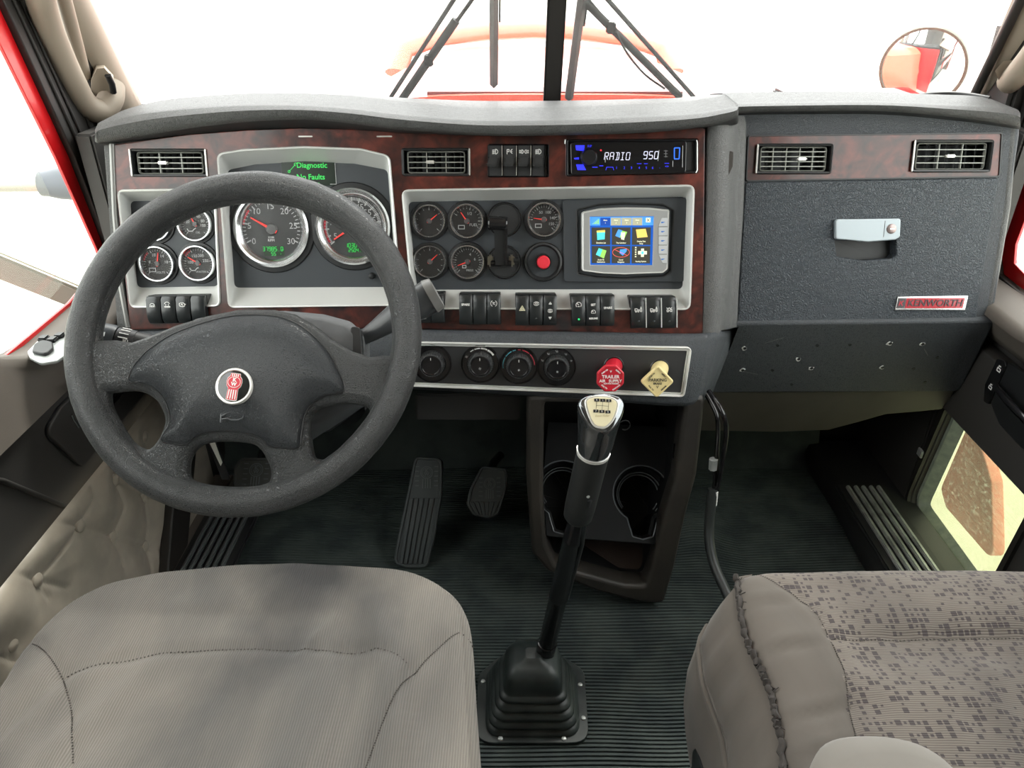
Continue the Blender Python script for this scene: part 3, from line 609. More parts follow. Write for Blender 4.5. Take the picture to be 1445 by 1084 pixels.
dpart('edge_trim',tube([D.p3(*p,.004) for p in ((158,203),(162,300),(170,400),(181,462))],.0045,8),mat('dull_edge_strip',(.22,.22,.21),.3,metal=.4),'bright edge strip at the driver end')
# bevelled silver surrounds of the three recesses
for k,(o,i,dp) in enumerate(((c1,c1i,-.032),(c2,c2i,-.034),(c3,c3i,-.032))):
    dpart('gauge_surround',loft([z(inset(o,.0),-.004),z(inset(o,-.0005),.0065),z(inset(o,.0008),.0085),z(inset(o,.0030),.0075),z(inset(o,.0045),.003),z(i,dp),],(False,False),ang=40),SILV,'silver bevelled surround')
    dpart('gauge_panel',plate([inset(i,-.001)],dp-.004,dp),PANEL,'dark grey gauge panel')
# upright rolled column at the right of the centre stack, then the passenger side panel
def column():
    ys=[164,175,200,300,400,450,468,478]; loops=[]
    L_=[997,998,997,995,991,989,988,990]; Rr=[1048,1050,1050,1046,1040,1038,1036,1034]
    for y,l,r in zip(ys,L_,Rr):
        a=D.uv(l,y,.0); b=D.uv(r,y,-.055); w_=b[0]-a[0]
        q=[(0,-.03),(0,-.002),(.06,.006),(.22,.009),(.42,.003),(.60,-.012),(.75,-.032),(.84,-.046),(.92,-.050),(1.0,-.050),(1.05,-.056),(1.05,-.09)]
        loops.append([(a[0]+w_*f,(a[1] if f<.5 else b[1]),h) for f,h in q])
    return loft(loops,ang=70)
dpart('corner_column',column(),COLM,'rounded worn grey corner column')
P6=-.058
panel=[D.uv(*p,off=P6) for p in ((1040,150),(1200,147),(1330,152),(1437,162),(1436,190),(1397,458),(1032,460))]
gl=fillet([D.uv(*p,off=P6) for p in ((1051,257),(1409,251),(1376,455),(1040,457))],.006)
wd2=fillet([D.uv(*p,off=P6) for p in ((1055,191),(1414,187),(1410,250),(1052,256))],.006)
v3=fillet([D.uv(*p,off=P6) for p in ((1066,203),(1174,203),(1173,246),(1065,246))],.006); v4=fillet([D.uv(*p,off=P6) for p in ((1286,198),(1399,197),(1398,243),(1285,244))],.006)
dpart('passenger_panel',plate([panel,gl,wd2],P6-.03,P6,.004),DASH,'blue-grey vinyl passenger side panel')
dpart('burl_strip',plate([inset(wd2,.002),v3,v4],P6-.012,P6+.001,.0015),BURL,'burl wood strip with a pale scuffed patch at its right')
dpart('strip_edge',loft([z(wd2,P6-.005),z(wd2,P6+.003),z(inset(wd2,.0022),P6+.003),z(inset(wd2,.0022),P6-.005)],(False,False)),BLK,)
dpart('inner_board',plate([[D.uv(*p,off=P6) for p in ((1035,170),(1430,175),(1390,470),(1030,470))]],P6-.09,P6-.08),DARK)
for s,pts in (('r',((1436,168,.0),(1425,290,.0),(1410,380,.0),(1397,456,.0))),):
    dpart('side_roll',tube([(D.uv(x,y,P6)[0]-.006,D.uv(x,y,P6)[1],P6-.012) for x,y,_ in pts],.013,12),PADM,'rounded outer edge')
dpart('scuff_patch',plate([fillet([D.uv(*p,off=.009) for p in ((1033,212),(1038,214),(1037,234),(1030,249),(1028,236),(1031,226))],.001)],-.010,-.0035),mat('bare_scuff',(.05,.045,.04),.9,bump=('noise',900,1,.001)),'torn dark scuff on the column')
# end caps closing the body
e0=D.uv(150,205); e1=D.uv(176,470)
dpart('side_panel',loft([[(e0[0]-.004,e0[1],.0),(e0[0]+.012,e0[1],.004),(e0[0]+.012,e0[1],-.10),(e0[0]-.004,e0[1],-.36)],[(e1[0]-.012,e1[1],.0),(e1[0]+.008,e1[1],.004),(e1[0]+.008,e1[1],-.10),(e1[0]-.012,e1[1],-.36)]]),PADM,'rounded vinyl end of the dashboard')
r0=D.uv(1437,165,P6); r1=D.uv(1397,458,P6)
dpart('side_panel',loft([[(r0[0]-.015,r0[1],P6-.0),(r0[0],r0[1],P6-.01),(r0[0],r0[1],-.33),(r0[0]-.015,r0[1],-.33)],[(r1[0]-.015,r1[1],P6-.0),(r1[0],r1[1],P6-.01),(r1[0],r1[1],-.33),(r1[0]-.015,r1[1],-.33)]]),PADM)
# lower padded roll with the climate panel
cl_o=fillet([D.uv(*p,off=.034) for p in ((560,482),(977,490),(966,561),(555,545))],.010)
cl_i=fillet([D.uv(*p,off=.028) for p in ((565,489),(966,497),(957,552),(562,538))],.007)
def lower_pad():
    xs=[150,158,300,450,560,700,850,950,985,1004,1018,1030,1038,1042]; xb=[150,158,300,450,560,700,850,940,970,982,990,997,1002,1006]; loops=[]
    T=[470,468,463,463,464,466,468,470,470,468,466,464,462,462]; B=[500,520,525,535,548,556,566,573,574,572,568,562,556,553]; O=[.0,.01,.012,.018,.026,.026,.026,.026,.024,.017,.004,-.016,-.038,-.058]
    for x,x2,t_,b_,o in zip(xs,xb,T,B,O):
        p=lambda y,k: (*D.uv(x+(x2-x)*max(0,min(1,(y-t_)/(b_-t_))),y,k),k)
        loops.append([p(t_,-.06),p(t_,-.002),p(t_+2,o-.006),p(t_+7,o),p(t_+12,o+.002),p(b_-8,o+.002),p(b_-2,o-.003),p(b_,o-.014),p(b_-2,o-.05),p(b_-2,o-.09)])
    return loft(loops,ang=55)
dpart('lower_pad',lower_pad(),DASH,'padded lower roll around the climate panel')
dpart('climate_surround',loft([z(cl_o,.024),z(cl_o,.034),z(inset(cl_o,.0012),.0355),z(inset(cl_o,.004),.034),z(inset(cl_o,.0045),.031),z(inset(cl_o,.0065),.0325),z(inset(cl_o,.0075),.029)],(False,False)),SILV,'thin silver line around the climate panel')
dpart('climate_panel',plate([inset(cl_o,.006)],.024,.0295,.0),BLK2,'matt black climate control panel')
# knee panel under the glove box, tilted away at the foot
K0=D.w(1010,459,P6+.0); K1=D.w(1395,456,P6+.0)
KN=Fr(D.w(1200,459,P6+.004),(1,0,0),(0,-math.sin(R(16)),math.cos(R(16))))
def kuv(*pts,off=0): return [KN.uv(x,y,off) for x,y in pts]
kn_M=D.M().inverted()@KN.M()
kn=fillet(kuv((985,460),(1400,456),(1352,551),(985,553)),.008)
def kpart(name,me,m,label=None,kind=None): return part(name,me,m,dash,label,kind,M=kn_M)
kpart('knee_panel',plate([kn],-.04,.0,.006),DASH,'vinyl knee panel drilled with old screw holes')
# blend from the lower pad round the corner onto the knee panel
hm=lathe([(.0033,-.0005),(.0030,.0008),(.0001,.0005)],10); torn=mat('torn_white_vinyl',(.7,.7,.68),.8)
HL=[(1051,491,1),(1097,487,0),(1153,487,0),(1199,486,0),(1256,484,1),(1302,485,1),(1127,506,1),(1048,522,1),(1090,522,0),(1145,519,1),(1245,518,1),(1289,520,0),(1117,542,0),(1305,539,0),(1322,504,0)]
for x,y,tn in HL:
    u,v=KN.uv(x,y); 
    o=part('screw_hole',hm,BLK,dash,M=kn_M@TR(u,v,.0014))
    if tn:
        bl=[(u+.0052*math.cos(a)*random.uniform(.7,1.35)-.0008,v+.0048*math.sin(a)*random.uniform(.6,1.3)-.001) for a in [k*.6 for k in range(10)]]
        kpart('torn_edge',plate([bl],.0,.0011),torn,'white torn vinyl around a hole')
kpart('scratch',strokes([[KN.uv(1079,484),KN.uv(1106,476)],[KN.uv(1050,524),KN.uv(1069,528)],[KN.uv(1304,492),KN.uv(1309,501)]],.0008,.0009),mat('pale_scratch',(.22,.22,.21),.8),kind='stuff')
# lower cover below the knee panel with its curved lower edge
LCv=Fr(KN.w(1200,554,-.006),(1,0,0),(0,-math.sin(R(25)),math.cos(R(25))))
lc=[LCv.uv(*p) for p in ((985,553),(1346,549),(1338,568),(1328,577),(1300,580),(1250,584),(1215,594),(1170,606),(1100,609),(985,607))]
part('lower_cover',plate([lc],-.02,.0,.004),mat('olive_grey_plastic',(.070,.063,.050),.6,bump=('noise',800,.2,.0004),var=(10,.2,(.088,.080,.064))),dash,'dull brown-grey lower cover with a curved foot',M=D.M().inverted()@LCv.M())
# underside so the footwell is closed from above
dpart('underside',loft([[D.M().inverted()@Vector(p) for p in ((-.66,1.33,.52),(-.66,1.66,.52),(-.66,1.66,.60),(-.66,1.33,.60))],[D.M().inverted()@Vector(p) for p in ((.86,1.33,.52),(.86,1.66,.52),(.86,1.66,.60),(.86,1.33,.60))]]),DARK)
ub=Fr((0,1.25,.42),(1,0,0),(0,0,1))
part('under_rail',xf(box(.34,.06,.03,(-.10,0,.02),.008),Matrix()),CONS,dash,M=D.M().inverted()@Fr((0,1.235,.455),(1,0,0),(0,1,0)).M())
# small bright marks on the fascia
for x,y,w_ in ((432,193,20),(543,193,22)):
    a=D.uv(x-w_/2,y); b=D.uv(x+w_/2,y); dpart('clip_slot',box(b[0]-a[0],.0022,.002,((a[0]+b[0])/2,a[1],.0045),.0006),BRITE,'tiny bright clip')
# ================================================================= glove box
g=thing('glove_box','blue-grey leather-grained glove box door with silver latch below the burl strip','glove box',D.sub(1210,355,P6))
G=D.sub(1210,355,P6)
gd=inset(gl,.003); c=D.uv(1210,355,P6); gd=[(a-c[0],b-c[1]) for a,b in gd]
pk=fillet([G.uv(*p) for p in ((1175,337),(1266,337),(1266,360),(1258,367),(1220,370),(1178,364))],.004)
part('door',plate([gd,pk],-.022,.002,.003),GLOV,g,'grained vinyl door')
part('latch_pocket',loft([z(pk,.0),z(inset(pk,.003),-.022)],(False,True)),BLK2,g,'dark finger pocket')
lt=fillet([G.uv(*p,off=.008) for p in ((1180,311),(1269,310),(1268,334),(1262,337),(1225,340),(1180,336))],.003)
part('latch',plate([lt],.001,.010,.002),mat('latch_silver',(.36,.41,.44),.4,metal=.2),g,'pale silver latch plate')
lk=G.uv(1258,323,.01); part('lock_cylinder',lathe([(.0001,.0125),(.006,.0125),(.0082,.0115),(.009,.0095)],20),mat('lock_bronze',(.30,.24,.23),.35,metal=.7),g,'round key lock',M=TR(lk[0],lk[1],0))
part('key_slot',box(.0075,.0016,.001,(lk[0],lk[1],.0127)),BRITE,g)
dv=G.uv(1248,323,.01); part('latch_seam',box(.0006,.028,.0008,(dv[0],dv[1],.0101)),BLK,g)
bd=[G.uv(*p,off=.003) for p in ((1267,419),(1365,418),(1361,437),(1263,437))]
bo_=part('badge',plate([bd],.001,.0045,.0008),CHROME,g,'chrome-edged red name badge')
rb=inset(bd,.0016); part('field',plate([[G.uv(*p,off=.0055) for p in ((1280,421),(1362,420.5),(1358.5,435),(1277,435))]],.004,.0055),mat('badge_red',(.45,.006,.02),.3,coat=.5),bo_,'red field')
part('emblem_field',plate([[G.uv(*p,off=.0055) for p in ((1268.5,421),(1279,421),(1276,435),(1265.5,435))]],.004,.0055),mat('badge_dark',(.06,.045,.05),.4),bo_)
tq=G.uv(1319,428,.006); part('lettering',text('KENWORTH',.0172,tq[0],tq[1],.0062,bold=.00015,shear=.15,sx=1.02,ext=.0004),MATS['badge_dark'],bo_,'raised dark metal lettering')
tq=G.uv(1272,428,.006); part('emblem',strokes([[(tq[0]-.004,tq[1]-.004),(tq[0]-.002,tq[1]+.004)],[(tq[0]+.003,tq[1]+.004),(tq[0]-.001,tq[1]),(tq[0]+.002,tq[1]-.004)]],.0015,.0062),REDP,bo_,kind='stuff')
# ================================================================= air vents
def vent(quad,off,nh,nv,tabu,label,cham,louv=9):
    cx=sum(p[0] for p in quad)/4; cy=sum(p[1] for p in quad)/4; V=D.sub(cx,cy,off); t=thing('air_vent',label,'vent',V,'dashboard air vents')
    q=[V.uv(*p) for p in quad]; W=(q[1][0]-q[0][0]+q[2][0]-q[3][0])/2; Hh=(q[0][1]-q[3][1]+q[1][1]-q[2][1])/2
    o=rect(W,Hh,.006,4)
    part('housing',loft([z(o,.0045),z(inset(o,.0015),.006),z(inset(o,.004),.005),z(inset(o,.005),-.012),z(inset(o,.006),-.045)],(False,True)),BLK,t)
    for s in (-1,1):
        if cham[0 if s<0 else 1]: part('side_trim',box(.0022,Hh*.96,.004,(s*(W/2-.0012),0,.006),.0008),BRITE,t,'bright edge')
    w2,h2=W-.018,Hh-.010
    fo=rect(w2,h2,.006,4); GRM=mat('vent_grid_grey',(.27,.28,.25),.35,metal=.2)
    part('grid_frame',loft([z(fo,-.006),z(fo,-.001),z(inset(fo,.0015),.0),z(inset(fo,.0022),-.006)],(False,False)),GRM,t)
    for k in range(nh): yy=-h2/2+h2*(k+1)/(nh+1); part('slat',box(w2-.002,.0016,.006,(0,yy,-.004),.0004),GRM,t)
    for k in range(nv): xx=-w2/2+w2*(k+1)/(nv+1); part('upright',box(.0016,h2-.002,.005,(xx,0,-.005),.0004),GRM,t)
    lv=xf(box(.012,h2-.002,.0012,(0,0,0)),RY(R(50)))
    for k in range(louv): xx=-w2/2+w2*(k+.6)/louv; part('louver',lv,BLK2,t,M=TR(xx,0,-.020))
    tx=-w2/2+w2*tabu; part('tab',box(.017,.005,.012,(tx,0,.001),.002),BRITE,t,'silver adjusting tab')
    return t
vent(vent_px[0],0,3,2,.40,'air vent at the driver end of the burl fascia',(1,1))
vent(vent_px[1],0,3,2,.40,'air vent between the main gauge cluster and the toggle switches',(0,1))
vent(((1066,203),(1174,203),(1173,246),(1065,246)),P6,4,4,.62,'air vent at the left end of the glove box burl strip',(1,0),4)
vent(((1286,198),(1399,197),(1398,243),(1285,244)),P6,3,2,.48,'air vent at the right end of the glove box strip, louvers open',(1,0),7)
# ================================================================= toggle switches
def icon(kind,s,x=0,y=0,h=0,w_=None):
    P=lambda l: [(x+a*s,y+b*s) for a,b in l]; w_=w_ or s*.22; arc=lambda r,a,b,cx=0,cy=0,n=8:[(cx+r*math.cos(R(a+(b-a)*i/n)),cy+r*math.sin(R(a+(b-a)*i/n))) for i in range(n+1)]
    K={'headlamp':[arc(.8,-90,90,.1),[(.1,-.8),(.1,.8)]]+[[(-.2,k),(-1,k-.1)] for k in (-.6,-.2,.2,.6)],
    'marker':[[(-.9,-.8),(-.9,.7),(-.2,.7),(-.2,0),(-.9,0)],[(.9,.8),(.3,.3)],[(.9,.1),(.3,.1)],[(.9,-.6),(.3,-.1)]],
    'both':[arc(.6,-90,90,-.8),[(-.8,-.6),(-.8,.6)],arc(.6,90,270,.8),[(.8,-.6),(.8,.6)]]+[[(-1.1,k),(-1.6,k)] for k in (-.4,0,.4)]+[[(1.1,k),(1.6,k)] for k in (-.4,0,.4)],
    'dome':[arc(.9,20,160,0,-.3)]+[[(-.7,-.1),(-.9,-.6)],[(0,-.1),(0,-.7)],[(.7,-.1),(.9,-.6)],[(-.35,-.1),(-.45,-.65)],[(.35,-.1),(.45,-.65)]],
    'dome2':[arc(.9,20,160,0,.1),[(-.9,-.5),(.9,-.5)],[(-.9,-.8),(.9,-.8)],[(-.9,-.5),(-.9,-.8)],[(.9,-.5),(.9,-.8)],[(-.4,.2),(-.5,-.2)],[(.4,.2),(.5,-.2)]],
    'engine':[[(-.9,-.4),(-.9,.4),(-.4,.6),(.5,.6),(.9,.3),(.9,-.5),(.2,-.7),(-.6,-.6),(-.9,-.4)],[(-.4,-.2),(0,.3),(.3,-.3)],[(.9,.0),(1.3,.2)]],
    'tri':[[(-.9,-.7),(.9,-.7),(0,.9),(-.9,-.7)],[(-.4,-.4),(.4,-.4),(0,.3),(-.4,-.4)]],
    'eye':[arc(1.0,30,150,0,-.35),arc(1.0,210,330,0,.35),arc(.35,0,360)],
    'cruise':[arc(.85,-40,220),[(0,0),(-.5,.5)],[(-.3,-.5),(.3,-.5)]],
    'tc':[arc(1.1,120,240),arc(1.1,-60,60),[(-.5,.4),(.0,.4)],[(-.25,.4),(-.25,-.4)],arc(.35,60,300,.35,0)],
    'truck':[[(-1.1,-.3),(-1.1,.3),(-.5,.3),(-.3,0),(.2,0),(.2,-.3),(-1.1,-.3)],arc(.2,0,360,-.8,-.5),arc(.2,0,360,-.1,-.5),arc(.22,0,360,.7,-.4),[(.5,0),(.7,.8),(.9,0)]],
    'axle':[[(-.9,.6),(-.5,.3),(-.1,.6),(.3,.3),(.7,.6)],[(-.8,-.6),(-.8,.0),(-.3,0),(-.3,-.6),(-.8,-.6)],[(.2,-.6),(.2,.1),(.7,.1),(.7,-.6),(.2,-.6)],[(-.3,-.3),(.2,-.3)]],
    'up':[[(-.5,-.3),(.5,-.3),(0,.5),(-.5,-.3)],[(-.2,-.1),(.2,-.1)]],'down':[[(-.5,.3),(.5,.3),(0,-.5),(-.5,.3)],[(-.2,.1),(.2,.1)]],
    'fan':[arc(.35,0,180,.4,0),arc(.35,90,270,0,.4),arc(.35,180,360,-.4,0),arc(.35,-90,90,0,-.4)],
    'seat':[[(-.7,.7),(-.2,-.3),(.6,-.3)],[(.2,.5),(.6,.1)]],'snow':[[(-.7,0),(.7,0)],[(-.35,.6),(.35,-.6)],[(.35,.6),(-.35,-.6)]]}[kind]
    return strokes([P(l) for l in K],w_,h)
tl=[D.uv(*p) for p in tog_px]; V=D.sub(731.5,227,0)
dpart('toggle_frame',loft([z(fillet(tl,.004),.003),z(inset(fillet(tl,.004),.0015),.006),z(inset(fillet(tl,.004),.003),.004),z(inset(fillet(tl,.004),.003),-.02)],(False,True)),GLS,'black frame of the toggle switches')
for k,(ic,lb) in enumerate((('headlamp','headlamp toggle switch with its paddle pushed furthest left, first in the row'),('marker','toggle switch marked with a trailer lamp, second from the left above the gauges'),('both','toggle switch marked with two facing lamps, third above the gauges'),('headlamp','fog lamp toggle switch beside the radio'))):
    x=699+k*20.2; F_=D.sub(x,227,.001); t=thing('toggle_switch',lb,'switch',F_,'toggle switches beside the radio')
    w_=.0215; part('plate',box(w_,.050,.006,(0,0,0),.001),BLK2,t); part('divider',box(.0010,.048,.003,(w_/2+.0006,0,.004)),BRITE if k<3 else GLS,t)
    part('symbol',icon(ic,.0048,0,.0145,.0034),WHITE,t,'white lamp symbol',kind='stuff')
    part('paddle',join([box(.019,.016,.010,(0,-.001,.008),.003),box(.021,.007,.022,(-.002,-.007,.020),.003)]),mat('paddle_black',(.035,.036,.037),.22),t,'glossy black paddle',M=TR(-.003 if k==0 else 0,0,0))
# ================================================================= radio
F_=D.sub(889,222,.0); t=thing('car_radio','black car radio with blue lit keys showing RADIO 950','radio',F_)
ro=[F_.uv(*p) for p in ((799,197),(984,196),(984,245),(799,249))]; ro=fillet(ro,.004)
part('mounting_frame',loft([z(ro,-.02),z(ro,.003),z(inset(ro,.0012),.0055),z(inset(ro,.003),.0045),z(inset(ro,.004),-.001),z(inset(ro,.004),-.004)],(False,True)),BLK,t)
part('frame_edge',tube([F_.p3(*p,.005) for p in ((983,198),(984,202),(984,240),(982,244))],.0010,6),SILV,t,'bright frame edge')
part('frame_edge',tube([F_.p3(*p,.005) for p in ((797.5,197),(797,203))],.0010,6),SILV,t,'bright frame edge')
rf_=fillet([F_.uv(*p,off=.009) for p in ((806,201),(968,200),(967,243),(807,246))],.004)
fc=part('face',plate([rf_],-.003,.009,.0015),GLS,t,'gloss black face')
kx,ky=F_.uv(831,222,.012); part('volume_knob',lathe([(.0001,.020),(.011,.020),(.0135,.017),(.0145,.009)],28),mat('dark_brushed_knob',(.05,.05,.055),.25,metal=.8),t,'round dark metallic knob',M=TR(kx,ky,0))
def rq(*pts,off=.0098): return [F_.uv(x,y,off) for x,y in pts]
part('blue_key',plate([rq((812,205),(825,205),(824,213),(813,212))],.0088,.0098),BLUEE,t,'blue lit key'); part('blue_key',plate([rq((813,232),(823,232),(827,240),(815,240))],.0088,.0098),BLUEE,t,'blue lit key')
part('blue_key',plate([rq((810,223),(817,222),(817,225),(811,225))],.0088,.0098),BLUEE,t,'blue lit key')
o_=fillet(rq((951,208),(960,208),(959,225),(951,225)),.002); part('blue_key',plate([o_,inset(o_,.0016)],.0088,.0098),mat('blue_outline_light',(.02,.1,.5),.5,emit=(.02,.15,1,.9)),t,'blue lit rectangular outline')
def rt(s,x,y,size,**k): u=F_.uv(x,y,.0098); return text(s,size,u[0],u[1],.0098,**k)
part('display_text',join([segtext('RADIO',.0115,*F_.uv(871,220.5,.0098),.0098,.0011),segtext('950',.0115,*F_.uv(918.5,219,.0098),.0098,.0012)]),WHITEE,t,'white segmented display text reading RADIO 950',kind='stuff')
part('display_bar',join([strokes([[F_.uv(854.5,215,.0098),F_.uv(854,229,.0098)],[F_.uv(930,212,.0098),F_.uv(928.5,227,.0098)],[F_.uv(949.5,227,.0098),F_.uv(949.5,235,.0098)],[F_.uv(963.5,206,.0098),F_.uv(963,236,.0098)]],.0009,.0098)]),WHITED,t,kind='stuff')
part('blue_print',join([rt(s,x,y,.0055) for s,x,y in (('1',870,237),('2',881,237),('3',891,237),('4',902,237),('5',912,237),('6',921,237),('.',931,236),('<>',941,235),('F/P',832,206.5))]+[strokes([rq((855,240),(856,236),(865,236),(866,240))],.0007,.0098),strokes([rq((836,236),(843,236))],.0011,.0098),strokes([rq((846,234),(851,234))],.0011,.0098),strokes([rq((899,231),(905,231))],.0008,.0098),strokes([rq((909,231),(914,231))],.0008,.0098),strokes([rq((938,230.5),(944,230.5))],.0008,.0098)]),BLUEE,t,'small blue key legends',kind='stuff')
part('indicator',xf(circ and lathe([(.0001,.0104),(.0013,.0100),(.0015,.0088)],12),TR(*F_.uv(848,212,.0098),0)),REDL,t,'tiny red lamp')
part('logo_print',strokes([rq((937,213),(942,213)),rq((937,217),(942,217)),rq((937,221),(942,221)),rq((939.5,212),(939.5,222))],.0009,.0098),mat('dim_grey_print',(.16,.16,.17),.5),t,kind='stuff')
# ================================================================= gauges
def needle(L_,ang,h,w_,tail=.25,m=REDN):
    a=R(ang); d=Vector((math.cos(a),math.sin(a))); n=Vector((-d.y,d.x)); p=[-d*L_*tail-n*w_*.6,d*L_-n*w_*.2,d*L_+n*w_*.2,-d*L_*tail+n*w_*.6]
    return plate([[(q.x,q.y) for q in p]],h,h+.0012)
def gauge(px,py,off,r_px,label,group,ang,nums,sym,needl=True,name='small_gauge',top='',face=None,ticks=(225,-45,25),txt='',red=None,parts_only=False):
    G_=D.sub(px,py,off); rr=abs(G_.uv(px+r_px,py)[0]); t=thing(name,label,'gauge',G_,group)
    part('outer_cup',lathe([(rr*1.18,.0),(rr*1.15,.0035),(rr*1.02,.004),(rr*1.0,.002)],40),BLK,t)
    part('bezel',lathe([(rr*1.02,.001),(rr*1.02,.008),(rr*.97,.0115),(rr*.91,.0115),(rr*.86,.009),(rr*.80,.003)],48),CHROME,t,'polished chrome ring')
    part('dial',lathe([(.0001,.0028),(rr*.82,.0028)],40),face or mat('dial_black',(.018,.017,.016),.5),t,'black dial')
    ms=[]; a0,a1,n=ticks
    for k in range(n+1):
        a=R(a0+(a1-a0)*k/n); big=(k%5==0); r1=rr*.77; r0=rr*(.66 if big else .70)
        ms.append(strokes([[(r0*math.cos(a),r0*math.sin(a)),(r1*math.cos(a),r1*math.sin(a))]],rr*(.035 if big else .02),.0031))
    for s,a,rd in nums: ms.append(text(s,rr*.23,rr*rd*math.cos(R(a)),rr*rd*math.sin(R(a)),.0031))
    if txt: ms.append(text(txt,rr*.17,rr*.12,-rr*.50,.0031))
    part('markings',join(ms),WHITED,t,'white ticks and figures',kind='stuff')
    if sym: part('symbol',sym(rr),WHITED,t,kind='stuff')
    if red: part('red_zone',strokes([[(rr*.76*math.cos(R(a)),rr*.76*math.sin(R(a))) for a in range(red[0],red[1]+1,6)]],rr*.05,.0031),REDP,t,'red warning arc')
    part('needle',needle(rr*.62,ang,.0042,rr*.07),REDN,t,'red pointer'); part('needle_cap',lathe([(.0001,.0062),(rr*.13,.0058),(rr*.17,.0030)],16),mat('cap_grey',(.09,.09,.09),.4),t)
    part('glass',lathe([(.0001,.0092),(rr*.5,.0088),(rr*.87,.0078)],32),LENS,t)
    return t,rr
bat=lambda r: strokes([[(-r*.5,-r*.45),(-r*.15,-r*.45),(-r*.15,-r*.25),(-r*.5,-r*.25),(-r*.5,-r*.45)]],r*.04,.0031)
oil=lambda r: strokes([[(-r*.5,-r*.28),(-r*.42,-r*.42),(-r*.2,-r*.42),(-r*.1,-r*.3),(r*.0,-r*.26)]],r*.05,.0031)
gp='small round gauges at the driver end'
O1=-.032
gauge(219.5,316,O1,24,'small air pressure gauge mostly hidden behind the wheel rim, top left of its cluster',gp,150,[('120',20,.5),('150',-20,.5)],None)
gauge(276.5,316,O1,24,'small oil pressure gauge at the top right of the driver end cluster',gp,118,[('20',165,.45),('40',118,.48),('60',62,.48),('80',20,.48),('100',-12,.45)],oil,txt='OIL')
gauge(223.5,372,O1,25,'small voltmeter at the lower left of the driver end cluster',gp,80,[('8',170,.45),('10',110,.5),('14',55,.5),('18',10,.5)],bat,txt='VOLTS',red=(130,170))
gauge(280.5,371,O1,25,'small water temperature gauge at the lower right of the driver end cluster',gp,148,[('100',175,.42),('150',115,.42),('200',65,.45),('250',15,.45)],oil,txt='WATER',red=(120,150))
gp='round gauges of the centre stack'
gauge(606,312,O1,23,'centre stack gauge with a pale reflected half, top row beside the wheel',gp,38,[],None,ticks=(225,-45,10))
gauge(659,312,O1,24,'fuel gauge in the top row, left of the black hand lever',gp,125,[('1/2',70,.45),('FUEL',-30,.45)],bat,ticks=(150,-30,12))
gauge(767.5,310,O1,24,'centre stack gauge marked up to 150 above the red button',gp,172,[('50',115,.45),('100',60,.48),('140',10,.5),('150',-30,.5)],bat,ticks=(180,-45,20))
gauge(607,369,O1,23,'centre stack gauge with a pale reflected half, bottom row beside the wheel',gp,42,[],None,ticks=(225,-45,10))
gauge(660,369.5,O1,24,'blue-lit dark gauge in the bottom row, left of the lever bracket',gp,200,[('4',70,.45),('6',20,.45)],lambda r: strokes([[(-r*.3,-r*.35),(-r*.1,-r*.35),(-r*.1,-r*.2),(-r*.3,-r*.2),(-r*.3,-r*.35)]],r*.04,.0031),txt='PRESS')
DG=mat('tacho_dial',(.035,.036,.036),.45)
def lcd(t,x,y,rr,l1,l2):
    part('display',plate([rect(rr*.56,rr*.26,rr*.02,3,x,y)],.0028,.0034),mat('lcd_dark_green',(.01,.035,.012),.4),t,'small dark green display')
    part('display_text',join([segtext(l1.split()[0],rr*.105,x-rr*.03,y+rr*.055,.0037,rr*.014,.05),text(l1.split()[1],rr*.06,x+rr*.235,y+rr*.04,.0037),segtext(l2.split()[0],rr*.09,x-rr*.02,y-rr*.075,.0037,rr*.013,.05),text(l2.split()[1],rr*.05,x+rr*.18,y-rr*.085,.0037)]),GREEN,t,'green display figures',kind='stuff')
t,rr=gauge(384,323.5,-.034,52,'large tachometer reading 0 to 30 behind the upper left of the wheel','large dials of the main cluster',150,[(s,a,.60) for s,a in (('0',213),('5',172),('10',129),('15',90),('20',51),('25',8),('30',-33))],None,name='tachometer',face=DG,ticks=(207,-27,30),red=(140,170))
part('unit_text',join([text('X100',rr*.075,-.002,-rr*.22,.0031),text('RPM',rr*.10,-.002,-rr*.30,.0031)]),WHITE,t,kind='stuff'); lcd(t,rr*.03,-rr*.58,rr,'37985.0 mi','55   F')
t,rr=gauge(498.5,320,-.034,52,'large speedometer partly covered by the wheel rim','large dials of the main cluster',213,[(s,a,.55) for s,a in (('5',208),('15',168),('25',130),('35',105),('45',68),('55',42),('65',18),('75',-8),('85',-33))],None,name='speedometer',face=DG,ticks=(217,-37,80),red=(140,215))
part('unit_text',join([text('MPH',rr*.10,0,rr*.25,.0031),text('km/h',rr*.08,rr*.25,rr*.2,.0031)]),WHITE,t,kind='stuff'); lcd(t,rr*.08,-rr*.55,rr,'1030725 mi','2504.1 mi')
